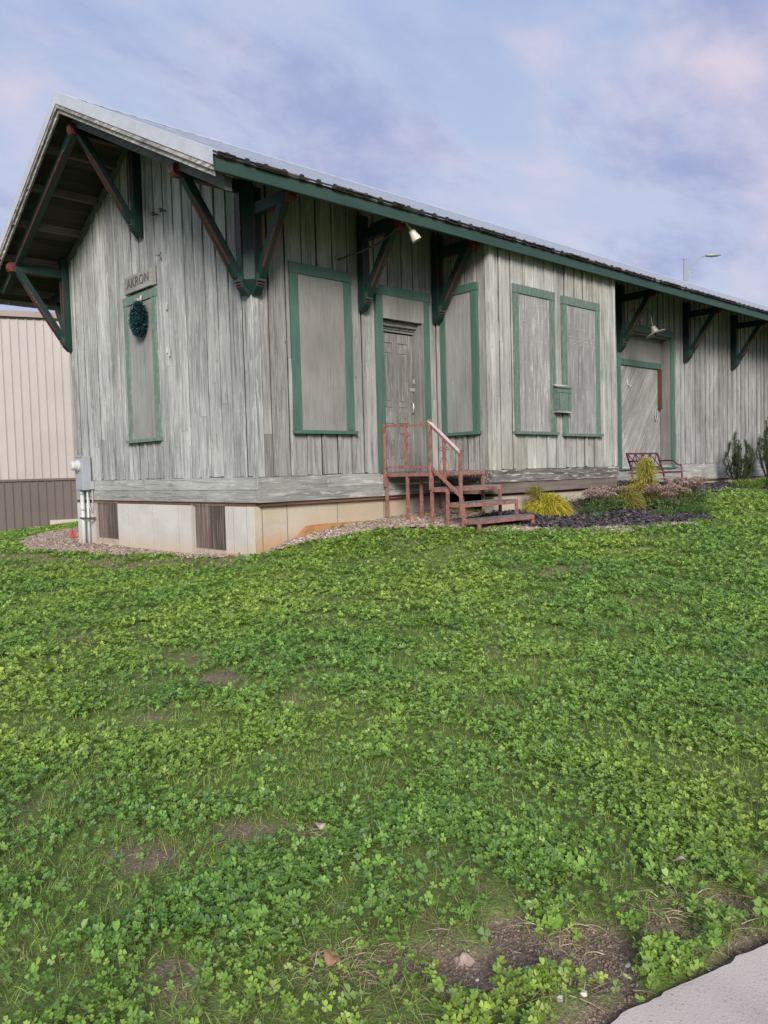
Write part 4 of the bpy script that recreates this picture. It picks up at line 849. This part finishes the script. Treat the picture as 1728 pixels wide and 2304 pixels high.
# street lamp behind the roof
t = thing('street_lamp', (36.7, 11.75, -1.2), 'pale steel street lamp with curved arm rising beyond the roof', 'street lamp')
mb = MB(); mb.tube([(36.7, 11.75, -1.3), (36.7, 11.75, 11.2)], [.13, .085], 12); mb.lathe([(0, .1), (.1, .06), (.1, 0)], (36.7, 11.75, 11.2), n=12); mb.build('pole', M['pole'], t, smooth=True)
mb = MB(); dv2 = Vector((.73, -.68, 0)); P0 = Vector((36.74, 11.72, 10.1)); Pz = lambda a, z: P0+dv2*a+Vector((0, 0, z)); mb.tube([Pz(0, 0), Pz(.06, .25), Pz(.2, .6), Pz(.45, .95), Pz(.8, 1.2), Pz(1.2, 1.3)], .03, 8); mb.tube([Pz(.02, -.6), Pz(.1, -.1), Pz(.16, .25), Pz(.3, .42), Pz(.46, .38), Pz(.46, .2), Pz(.3, .12)], .02, 6); mb.build('arm', M['pole'], t, smooth=True)
H0 = P0+dv2*1.1+Vector((0, 0, 1.3)); mb = MB(); rings = [(0, .04, .04), (.1, .11, .09), (.4, .15, .11), (.75, .13, .08), (1.0, .04, .03)]
vs = []; sx = Vector((.68, .73, 0)); n_ = 12
for q, w_, h_ in rings:
    for a in range(n_): an = 2*math.pi*a/n_; vs.append(tuple(H0+dv2*q*.85+sx*w_*math.cos(an)+Vector((0, 0, h_*math.sin(an)))))
fs = [(i*n_+a, i*n_+(a+1) % n_, (i+1)*n_+(a+1) % n_, (i+1)*n_+a) for i in range(len(rings)-1) for a in range(n_)]+[tuple(range(n_))[::-1], tuple(range((len(rings)-1)*n_, len(rings)*n_))]
mb.add(vs, fs); mb.lathe([(.06, 0), (.06, .12), (.04, .16), (0, .17)], H0+dv2*.3+Vector((0, 0, .09)), n=10); mb.build('lamp_head', M['pole'], t, smooth=True)

# neighbouring steel building
A0 = np.array([2.411, 17.35]); dr = np.array([2.389, -.871]); dr = dr/np.linalg.norm(dr); nr_ = np.array([dr[1], -dr[0]])*1.0
if nr_@(CAMP[:2]-A0) < 0: nr_ = -nr_
t = thing('steel_building', (2.4, 17.35, -1.6), 'large pale tan ribbed steel building with brown wainscot behind the depot', 'building')
def sb(mb, u0, u1, d0, d1, z0, z1):
    P = lambda u, d, z: (A0[0]+dr[0]*u+nr_[0]*d, A0[1]+dr[1]*u+nr_[1]*d, z)
    mb.hexa([P(u0, d0, z0), P(u1, d0, z0), P(u1, d1, z0), P(u0, d1, z0), P(u0, d0, z1), P(u1, d0, z1), P(u1, d1, z1), P(u0, d1, z1)], r=.5)
U0, U1, ZW, ZT = -14., 13., .06, 5.16
mb = MB(); sb(mb, U0, U1, -12, 0, ZW, ZT); u = U0
while u < U1: sb(mb, u, u+.035, 0, .03, ZW, ZT); sb(mb, u+.045, u+.06, 0, .012, ZW, ZT); u += .245
mb.build('upper_wall', M['tan'], t)
mb = MB(); sb(mb, U0, U1, -11.9, -.01, -2.2, ZW-.002); u = U0+.1
while u < U1: sb(mb, u, u+.035, -.01, .02, -2.2, ZW-.06); sb(mb, u+.045, u+.06, -.01, .005, -2.2, ZW-.06); u += .245
mb.build('wainscot', M['brown'], t)
mb = MB(); sb(mb, U0, U1, 0, .05, ZW-.05, ZW+.02); sb(mb, U0, U1, -.02, .06, ZT-.02, ZT+.02); mb.build('trim', M['brown'], t)
mb = MB(); sb(mb, U0, U1, -12.1, .14, ZT+.021, ZT+.20); mb.build('eave', M['trim'], t)
mb = MB(); sb(mb, 1.15, 4.5, 0, .30, -1.42, -1.26); mb.build('ledge', M['pave'], t)
mb = MB(); sb(mb, 1.15, 4.5, .02, .28, -1.9, -1.422); mb.build('ledge_base', M['rustY'], t)
# marker flag
zf = gz1(.73, 8.14)-.02
fx, fyy = .35, 7.35; zf = gz1(fx, fyy)
t = thing('marker_flag', (fx, fyy, zf), 'small red utility marker flag standing in the gravel', 'marker flag')
mb = MB(); mb.tube([(fx, fyy, zf), (fx+.01, fyy, zf+.26)], .004, 6); mb.build('wire', M['cable'], t)
mb = MB(); mb.add([(fx, fyy+.0, zf+.26), (fx-.04, fyy+.02, zf+.13), (fx-.07, fyy+.03, zf+.06), (fx+.05, fyy-.06, zf+.05), (fx+.03, fyy-.03, zf+.15)], [(0, 1, 2, 3, 4)]); mb.build('pennant', M['flag'], t)

# ---------------------------------------------------------------- planting
def strips(P0, D, L, W_, bend, seg=3, side=None):
    """n thin curved strips: start points, directions, lengths, widths, downward bend -> verts (n,(seg+1)*2,3), quads"""
    n = len(P0); D = D/np.linalg.norm(D, axis=1)[:, None]; s_ = np.cross(D, rng.normal(size=(n, 3))) if side is None else side; s_ /= np.linalg.norm(s_, axis=1)[:, None]+1e-9
    V = np.zeros((n, seg+1, 2, 3)); L = np.asarray(L)[:, None]; bend = np.broadcast_to(np.asarray(bend, float), (n,))[:, None]
    for i in range(seg+1):
        q = i/seg; p = P0+D*L*q+np.array([0, 0, -1])*bend*L*q*q; w = (np.asarray(W_)[:, None] if hasattr(W_, '__len__') else W_)*(1-.75*q)*.5
        V[:, i, 0] = p-s_*w; V[:, i, 1] = p+s_*w
    b = np.arange(n)[:, None, None]*(seg+1)*2; k = np.array([(2*i, 2*i+1, 2*i+3, 2*i+2) for i in range(seg)])[None]
    return V.reshape(-1, 3), (b+k).reshape(-1, 4)
def pcol(pal, n, rep, p=None, var=.25):
    pal = np.array(pal); c = pal[rng.choice(len(pal), n, p=p)]*(1-var+2*var*rng.random((n, 1))); return np.repeat(c, rep, 0)
def sph(n): v = rng.normal(size=(n, 3)); return v/np.linalg.norm(v, axis=1)[:, None]
YEL = [(.60, .52, .05), (.72, .62, .08), (.42, .42, .05), (.50, .38, .05), (.20, .24, .04)]
def threadbush(loc, rad, h, n, label, pal, tuft=None, tall=False):
    x, y = loc; z = gz1(x, y); t = thing('thread_cypress', (x, y, z), label, 'shrub')
    d = sph(n); d[:, 2] = np.abs(d[:, 2]); r = rng.random(n)**.4
    if tall:
        hh = rng.random(n)**1.25; rr = rad*(1-hh)**.9*(.35+.65*rng.random(n))*(1+.25*np.sin(hh*17)); a = rng.random(n)*6.283
        rr *= np.where(fbm(a*1.3, hh*6, 1., 33) > .42, 1, .45); P0 = np.stack([x+rr*np.cos(a), y+rr*np.sin(a), z+.03+h*hh], -1); D = np.stack([np.cos(a), np.sin(a), .3+.8*rng.random(n)], -1)+.4*rng.normal(size=(n, 3))
    else:
        P0 = np.array([x, y, z+.05])+d*np.array([rad, rad, h])*r[:, None]*.85; D = d*np.array([1, 1, .9])+.35*rng.normal(size=(n, 3))+np.array([0, 0, .25])
    V, Q = strips(P0, D, (.09 if tall else .13)+.12*rng.random(n), .011, .75, 4)
    arr_mesh('foliage', V, Q, pcol(pal, n, 4, var=.4), [M['leaf']], t, loc=worldpos(t))
    mb = MB()
    for i in range(9): a = i*.7; mb.tube([(x, y, z-.03), (x+rad*.3*math.cos(a), y+rad*.3*math.sin(a), z+h*.4), (x+rad*.55*math.cos(a), y+rad*.55*math.sin(a), z+h*(.6 if not tall else .5))], [.012, .008, .004], 5)
    if tall: mb.tube([(x, y, z), (x+.02, y, z+h*.9)], [.018, .005], 6)
    mb.build('stems', M['bark'], t)
    if tuft:
        tx, ty, tz, tr = tuft; n2 = 900; P0 = np.array([tx, ty, tz])+sph(n2)*tr*rng.random((n2, 1))*np.array([1.3, 1.2, .75]); V, Q = strips(P0, sph(n2)+np.array([0, 0, .4]), .07+.06*rng.random(n2), .007, .5, 3)
        arr_mesh('top_tuft', V, Q, pcol([(.26, .23, .06), (.33, .28, .07), (.20, .19, .05)], n2, 3), [M['leaf']], t, loc=worldpos(t))
threadbush((4.74, -1.42), .36, .33, 4200, 'bright yellow mounded thread-leaf shrub beside the lowest stair step', YEL, tuft=(4.46, -1.38, -.36, .12))
threadbush((7.45, -1.72), .46, .84, 3600, 'tall tapering yellow-green thread-leaf shrub in front of the bench', [(.46, .40, .07), (.55, .47, .09), (.28, .30, .06), (.14, .19, .05), (.40, .29, .08)], tall=True)
threadbush((6.72, -1.66), .34, .36, 3000, 'low golden thread-leaf shrub left of the tall yellow one', [(.34, .30, .06), (.26, .24, .06), (.16, .18, .05)])
threadbush((8.15, -1.95), .30, .30, 2200, 'low golden thread-leaf shrub right of the tall yellow one', [(.42, .36, .07), (.32, .28, .06), (.20, .2, .05)])
# stonecrop clumps with last year's flower heads
def sedum(x, y, rad, h, heads, label, ng=1600):
    z = gz1(x, y); t = thing('stonecrop', (x, y, z), label, 'flowering plant')
    n = ng; a = rng.random(n)*6.283; r = rad*np.sqrt(rng.random(n)); P0 = np.stack([x+r*np.cos(a), y+r*np.sin(a)*.8, z+.01+rng.random(n)*h*.45], -1)
    V, Q = strips(P0, sph(n)+np.array([0, 0, .8]), .05+.06*rng.random(n), .022, .3, 2); arr_mesh('leaves', V, Q, pcol([(.07, .13, .04), (.10, .17, .05), (.05, .09, .03), (.13, .16, .06)], n, 2), [M['leaf']], t, loc=worldpos(t))
    VV, QQ, CC, off = [], [], [], 0; mb = MB()
    for i in range(heads):
        aa = rng.random()*6.283; rr = rad*math.sqrt(rng.random()); c = np.array([x+rr*math.cos(aa), y+rr*math.sin(aa)*.8, z+h*(.65+.4*rng.random())]); m_ = 120
        d = sph(m_); d[:, 2] = np.abs(d[:, 2]); P = c+d*np.array([.075, .075, .05])*(.8+.3*rng.random((m_, 1))); V, Q = strips(P, d+sph(m_)*.5, .014+.012*rng.random(m_), .016, 0, 1)
        VV.append(V); QQ.append(Q+off); off += len(V); CC.append(pcol([(.34, .22, .19), (.42, .31, .27), (.24, .14, .12), (.50, .40, .36)], m_, 1)); mb.tube([(x+rr*.6*math.cos(aa), y+rr*.5*math.sin(aa), z), tuple(c)], .005, 4)
    arr_mesh('flower_heads', np.concatenate(VV), np.concatenate(QQ), np.concatenate(CC), [M['leaf']], t, loc=worldpos(t)); mb.build('stems', M['bark'], t)
sedum(6.15, -1.62, .42, .34, 24, 'leftmost clump of dried pink stonecrop heads near the bay corner')
sedum(7.35, -2.15, .45, .46, 30, 'middle clump of dried pink stonecrop heads below the tall yellow shrub')
sedum(8.25, -2.08, .45, .44, 34, 'rightmost clump of dried pink stonecrop heads beside the lawn edge')
def greenclump(x, y, rad, h, n, label, pal, name='leafy_plant', cat='plant', wd=.012):
    z = gz1(x, y); o_ = (x, y, z); a = rng.random(n)*6.283; r = rad*np.sqrt(rng.random(n)); P0 = np.stack([x+r*np.cos(a), y+r*np.sin(a)*.8, z+rng.random(n)*h*.6*(1-.5*(r/rad)**2)], -1)
    V, Q = strips(P0, sph(n)*.8+np.array([0, 0, 1.]), .04+.5*h*rng.random(n), wd, .25, 3); o = arr_mesh(name, V, Q, pcol(pal, n, 3), [M['leaf']], None, loc=o_); o.location = o_
    return tag(o, label, cat)
GR = [(.06, .13, .03), (.09, .18, .045), (.045, .09, .025), (.12, .17, .06)]
greenclump(5.55, -1.75, .35, .14, 1300, 'low dark green groundcover between the yellow mound and the leftmost stonecrop', [(.05, .09, .03), (.07, .12, .04), (.04, .07, .025)])
greenclump(7.45, -2.62, .34, .26, 1800, 'fresh green feathery plant in front of the middle stonecrop clump', GR, wd=.008)
greenclump(5.15, -2.15, .14, .16, 240, 'thin grey-green sprig standing in the mulch', [(.16, .20, .15), (.10, .14, .09)], wd=.009)
greenclump(6.6, -2.5, .25, .16, 700, 'small green plant at the front of the mulch bed', GR, wd=.009)
greenclump(5.75, -1.22, .22, .34, 120, 'wispy dried stalks against the bay foundation', [(.16, .13, .12), (.12, .12, .08)], wd=.010)
for (x, y, rad, lab) in ((13.0, -1.25, .42, 'low rounded yellow-green shrub at the foot of the upright shrub'), (14.5, -1.15, .42, 'low rounded dark green shrub at the right edge of the bed')):
    o = greenclump(x, y, rad, .30, 2600, lab, [(.13, .20, .03), (.17, .24, .04), (.07, .12, .03)] if x < 14 else [(.06, .12, .03), (.08, .15, .035)], 'low_shrub', 'shrub', .025)
def upright(x, y, rad, h, label):
    z = gz1(x, y); t = thing('upright_shrub', (x, y, z), label, 'shrub'); mb = MB(); P0s, Ds = [], []
    for i in range(40):
        a = random.random()*6.283; r0 = .08*random.random(); rr = rad*(.25+.75*random.random()); hh = h*(.45+.55*random.random()**1.3)*(1-.25*(rr/rad)); pts = []
        for k in range(8):
            q = k/7; w_ = r0+(rr-r0)*(min(1, q*1.45)**1.1)*(1-.25*max(0, q-.7)/.3); pts.append(Vector((x+w_*math.cos(a)+.015*random.uniform(-1, 1), y+w_*math.sin(a)+.015*random.uniform(-1, 1), z-.02+hh*q)))
        mb.tube(pts, [.007*(1-.8*k/7)+.001 for k in range(8)], 4)
        for k in range(190):
            q = 1-random.random()**1.3*random.choice((.5, .7, .8)); f = q*7; i0 = min(int(f), 6); P0s.append(pts[i0].lerp(pts[i0+1], f-i0)); Ds.append((math.cos(a)*.5+random.gauss(0, .8), math.sin(a)*.5+random.gauss(0, .8), .8+random.random()))
    mb.build('stems', M['bark'], t); n = len(P0s); V, Q = strips(np.array([tuple(p) for p in P0s]), np.array(Ds), .05+.07*rng.random(n), .010, .1, 2)
    arr_mesh('foliage', V, Q, pcol([(.045, .075, .03), (.07, .105, .04), (.03, .05, .025), (.10, .13, .05)], n, 2), [M['leaf']], t, loc=worldpos(t))
upright(14.05, -.68, .42, 1.5, 'slender upright green shrub standing in front of the freight wall')
upright(16.0, -.68, .38, 2.0, 'taller upright green shrub at the right edge of the picture')

# ---------------------------------------------------------------- lawn: clover and grass, denser and finer towards the viewer
def lawn(n0, gamma, rmin, rmax, r0, sel):
    th0 = math.atan2(f_[1], f_[0]); span = R(43)
    rr = np.linspace(rmin, rmax, 4000); dens = rr*n0*np.minimum(1, (r0/rr))**gamma; cum = np.cumsum(dens)*(rr[1]-rr[0])*2*span; N_ = int(cum[-1])
    r = np.interp(rng.random(N_)*cum[-1], cum, rr); th = th0+(rng.random(N_)*2-1)*span; x = CAMP[0]+r*np.cos(th); y = CAMP[1]+r*np.sin(th)
    k = sel(x, y, r) & ((np.abs(th-th0) < R(31)) | (rng.random(N_) < .55)); return x[k], y[k], r[k]
def allowed(x, y, r, edge=0.):
    wx = x+(fbm(x, y, 3, 21)-.5)*.25; wy = y+(fbm(x, y, 3, 31)-.5)*.25; ok = ~((x > -.02) & (x < XE) & (y > -.0) & (y < WD+.05)) & ~((x > 3.7) & (x < 7.5) & (y > -1.05) & (y < .1))
    ok &= ~inpoly(wx, wy, MULCH) & (y > walk_y(x)+.01) & ~((y > 17.2) & (x < 14)); dsteel = (x-A0[0])*nr_[0]+(y-A0[1])*nr_[1]; ok &= dsteel > .05
    g_ = inpoly(wx, wy, GRAVEL_A) | inpoly(wx, wy, GRAVEL_B); ok &= ~g_ | (rng.random(len(x)) < np.where((x > 2.6) & (y < -1.9), .45, .03))
    return ok
def zone(x, y): return np.clip((fbm(x, y, .55, 60)-.5)*2.4+.5, 0, 1)
def dryness(x, y): return np.clip((fbm(x, y, .8, 70)-.52)*5, 0, 1)
def selc(x, y, r):
    ok = allowed(x, y, r); so_ = soilmask(x, y); ba = baremask(x, y); z_ = zone(x, y); cl = np.clip((fbm(x, y, 3.3, 80)-.33)*3.5, .15, 1); leftdry = np.clip((y+1.0)/4, 0, 1)*np.clip((3-x)/4, 0, 1)
    strip_ = dstrip(x, y)
    return ok & (rng.random(len(x)) < (1-.985*so_)*(1-.88*ba)*(.58+.42*z_)*cl*(1-.93*strip_))
def selg(x, y, r):
    ok = allowed(x, y, r); return ok & (rng.random(len(x)) < (1-.97*soilmask(x, y))*(1-.7*baremask(x, y))*(1-.6*zone(x, y)))
x, y, r = lawn(7500, 1.25, 1.55, 34, 3.0, selc); n = len(x)
hb = .020+.026*fbm(x, y, 1.7, 90)+.014*rng.random(n); s_ = (.0085+.0065*rng.random(n)**1.5+.007*(rng.random(n) > .94)*np.clip((4-r)/1.5, 0, 1))*np.maximum(1, r/3.0)**.58; z = gz(x, y)+hb
a0 = rng.random(n)*6.283; tx = rng.normal(0, .42, n); ty = rng.normal(0, .42, n)
LF = np.array([(0, 0, 0), (.5, .50, .09), (.93, .42, .05), (.90, 0, -.02), (.93, -.42, .05), (.5, -.50, .09)]); V = np.zeros((n, 3, 6, 3))
for k in range(3):
    aa = a0+k*2.094+rng.normal(0, .15, n); c_, q_ = np.cos(aa), np.sin(aa); cup = rng.normal(.18, .15, n)
    for j, (u, v, w) in enumerate(LF):
        lx = (u*c_-v*q_)*s_; ly = (u*q_+v*c_)*s_; V[:, k, j, 0] = x+lx; V[:, k, j, 1] = y+ly; V[:, k, j, 2] = z+w*s_*1.2+lx*tx+ly*ty+u*cup*s_
V = V.reshape(-1, 3); base_i = np.arange(n*3)[:, None, None]*6; Q = (base_i+np.array([(0, 3, 2, 1), (0, 5, 4, 3)])[None]).reshape(-1, 4)
GP = np.array([(.175, .30, .05), (.215, .355, .055), (.135, .245, .048), (.27, .41, .08), (.17, .27, .09), (.34, .45, .13)])
hue = fbm(x, y, .9, 110)[:, None]; cc = GP[rng.choice(6, n, p=[.30, .27, .20, .10, .09, .04])]*(.72+.5*rng.random((n, 1))); cc = cc*np.where(hue > .5, 1+(hue-.5)*np.array([[1.1, .5, .2]]), 1-(.5-hue)*np.array([[.8, .5, .2]]))
cc = np.repeat(cc, 6, 0)*(.92+.16*rng.random((n*6, 1)))
clov = arr_mesh('clover', V, Q, cc, [M['leaf']]); tag(clov, kind='stuff'); clov['label'] = 'bright green clover leaves covering the lawn'; clov['category'] = 'clover'; print('clover', n)
x, y, r = lawn(5200, 1.35, 1.55, 34, 3.0, selg); n = len(x); P0 = np.stack([x, y, gz(x, y)-.005], -1); far_ = np.maximum(1, r/3.0)**.75
clump = fbm(x, y, 2.6, 120); Lg = (.024+.042*clump+.026*rng.random(n))*np.where(r > 6, .85, 1); D = np.stack([rng.normal(0, .42, n), rng.normal(0, .42, n), np.ones(n)], -1)
V, Q = strips(P0, D, Lg, (.0026+.0016*rng.random(n))*far_, .30*rng.random(n)+.05, 3); dry = dryness(x, y); ba = baremask(x, y); strip_ = dstrip(x, y)
soi = soilmask(x, y); isdry = rng.random(n) < np.clip(.05+.28*dry+.45*ba+.55*strip_+.4*soi, 0, .8)
GG = np.array([(.17, .27, .05), (.22, .325, .065), (.14, .22, .045), (.29, .37, .10)]); DD = np.array([(.26, .22, .11), (.33, .28, .17), (.17, .12, .08), (.22, .21, .07)])
cc = np.where(isdry[:, None], DD[rng.integers(0, 4, n)], GG[rng.integers(0, 4, n)])*(.75+.5*rng.random((n, 1)))
gr = arr_mesh('grass', V, Q, np.repeat(cc, 3, 0), [M['leaf']]); tag(gr, kind='stuff'); gr['label'] = 'fine green grass blades mixed through the clover'; gr['category'] = 'grass'; print('grass', n)
# matted dry thatch round the bare soil
n = 3200; k_ = rng.integers(0, len(SOIL), n); SA = np.array(SOIL); x = SA[k_, 0]+rng.normal(0, .2, n); y = SA[k_, 1]+rng.normal(0, .2, n); k2 = np.arange(n) % 3 == 0
BA = np.array(BARE); kb = rng.integers(0, len(BARE), n); x = np.where(k2, BA[kb, 0]+rng.normal(0, .16, n), x); y = np.where(k2, BA[kb, 1]+rng.normal(0, .16, n), y); so_ = soilmask(x, y)
ok = (y > walk_y(x)+.0) & ((so_ < .9) | (rng.random(n) < .08)); x, y = x[ok], y[ok]; n = len(x); P0 = np.stack([x, y, gz(x, y)+.004+.012*rng.random(n)], -1)
V, Q = strips(P0, np.stack([rng.normal(0, 1, n), rng.normal(0, 1, n), .15+.25*rng.random(n)], -1), .03+.06*rng.random(n), .0025, .25, 3)
V2, Q2 = [], []; k3 = 700; c3_ = np.array([(-4.93, -7.62), (-5.02, -7.56), (-4.53, -6.95), (-4.1, -8.12), (-4.42, -7.92)])[rng.integers(0, 5, k3)]+rng.normal(0, .05, (k3, 2)); P2 = np.stack([c3_[:, 0], c3_[:, 1], gz(c3_[:, 0], c3_[:, 1])+.01], -1)
Vb, Qb = strips(P2, np.stack([rng.normal(0, 1, k3), rng.normal(0, 1, k3), .5+.4*rng.random(k3)], -1), .04+.05*rng.random(k3), .003, .5, 3); Q = np.concatenate([Q, Qb+len(V)]); V = np.concatenate([V, Vb])
th = arr_mesh('dry_thatch', V, Q, np.concatenate([pcol([(.30, .24, .15), (.38, .32, .22), (.20, .14, .10), (.26, .25, .10)], n, 3), pcol([(.42, .36, .22), (.50, .44, .30), (.34, .28, .16)], k3, 3)]), [M['leaf']]); tag(th, kind='stuff'); th['label'] = 'matted straw-coloured dead grass round the bare soil'; th['category'] = 'dead grass'

# crumbs of soil and grit on the bare strip
V, Q, C = chips([(-5.2, -7.45), (-4.7, -7.5), (-4.2, -7.8), (-3.2, -8.1), (-3.2, -8.52), (-4.4, -8.4), (-5.2, -8.05)], 9000, .0055, [(.17, .12, .09), (.13, .095, .075), (.20, .15, .12), (.26, .21, .175), (.16, .115, .09)], False, 91, .05, .002, lambda x, y: (soilmask(x, y) > .3) & (y > walk_y(x)+.01))
cr = arr_mesh('soil_crumbs', V, Q, C, [M['chip']]); tag(cr, kind='stuff'); cr['label'] = 'crumbs of bare brown soil and grit by the pavement'; cr['category'] = 'soil'
# stones and dead leaves in the foreground
def stone(x, y, s, mat, label, name='stone', group=None, flat=.6):
    import bmesh
    bm = bmesh.new(); bmesh.ops.create_icosphere(bm, subdivisions=3, radius=1); rs = random.random()*50
    from mathutils import noise
    for v in bm.verts: v.co *= 1+.5*noise.noise(v.co*1.1+Vector((rs, 0, 0)))+.16*noise.noise(v.co*3+Vector((rs, 0, 0))); v.co = Vector((v.co.x*s, v.co.y*s*.8, v.co.z*s*flat))
    me = bpy.data.meshes.new(name); bm.to_mesh(me); bm.free(); me.materials.append(mat); me.polygons.foreach_set('use_smooth', [True]*len(me.polygons)); o = bpy.data.objects.new(name, me); COL.objects.link(o); o.location = (x, y, gz1(x, y)+s*flat*.35); o.rotation_euler = (0, 0, random.random()*6)
    return tag(o, label, 'stone', group)
stone(-4.71, -7.79, .025, M['rock'], 'largest pinkish tan stone lying on the bare soil strip', flat=.75)
for (x, y, s) in ((-4.62, -7.93, .008), (-4.52, -8.04, .009), (-4.74, -7.86, .007), (-4.42, -8.12, .010), (-4.33, -8.16, .008), (-4.56, -8.14, .009), (-4.64, -8.12, .011), (-4.2, -8.19, .008), (-4.1, -8.22, .010), (-4.7, -8.09, .012)):
    stone(x, y, s, M['pebble'], 'small pale pebble lying on the bare soil beside the pavement', 'pebble', 'pale pebbles on the bare soil strip')
stone(-5.27, -7.63, .014, M['pebble'], 'pale grey pebble at the bottom edge of the lawn', 'pebble')
def deadleaf(x, y, s, mat, label, lift=.03, rz=0.):
    vs = []; fs = []; k = 8
    for i in range(k+1):
        q = i/k; w = .42*math.sin(math.pi*min(.04+q*.96, 1))**.8*(1+.12*(i % 2)); vs += [(q-.5, -w, .16*math.sin(q*5)+.25*w), (q-.5, 0, .10*math.sin(q*5)), (q-.5, w, .18*math.sin(q*4)+.2*w)]
    for i in range(k):
        b_ = i*3; fs += [(b_, b_+3, b_+4, b_+1), (b_+1, b_+4, b_+5, b_+2)]
    me = bpy.data.meshes.new('dead_leaf'); me.from_pydata([tuple(c*s for c in v) for v in vs], [], fs); me.materials.append(mat); o = bpy.data.objects.new('dead_leaf', me); COL.objects.link(o); o.location = (x, y, gz1(x, y)+lift); o.rotation_euler = (.25, -.2, rz)
    so2 = o.modifiers.new('t', 'SOLIDIFY'); so2.thickness = .0008
    return tag(o, label, 'leaf')
deadleaf(-5.0, -7.58, .055, M['deadleaf'], 'curled brown dead leaf near the bottom centre of the lawn', .035, .4)
deadleaf(-4.55, -6.96, .05, M['paleleaf'], 'pale tan dead leaf standing in the mid-lawn clover', .06, 1.2)
deadleaf(-3.93, -8.02, .045, M['paleleaf'], 'pale grey dead leaf in the clover near the right edge', .055, 2.2)
deadleaf(-4.70, -7.93, .03, M['deadleaf'], 'small orange dead leaf lying on the bare soil strip', .01, .2)
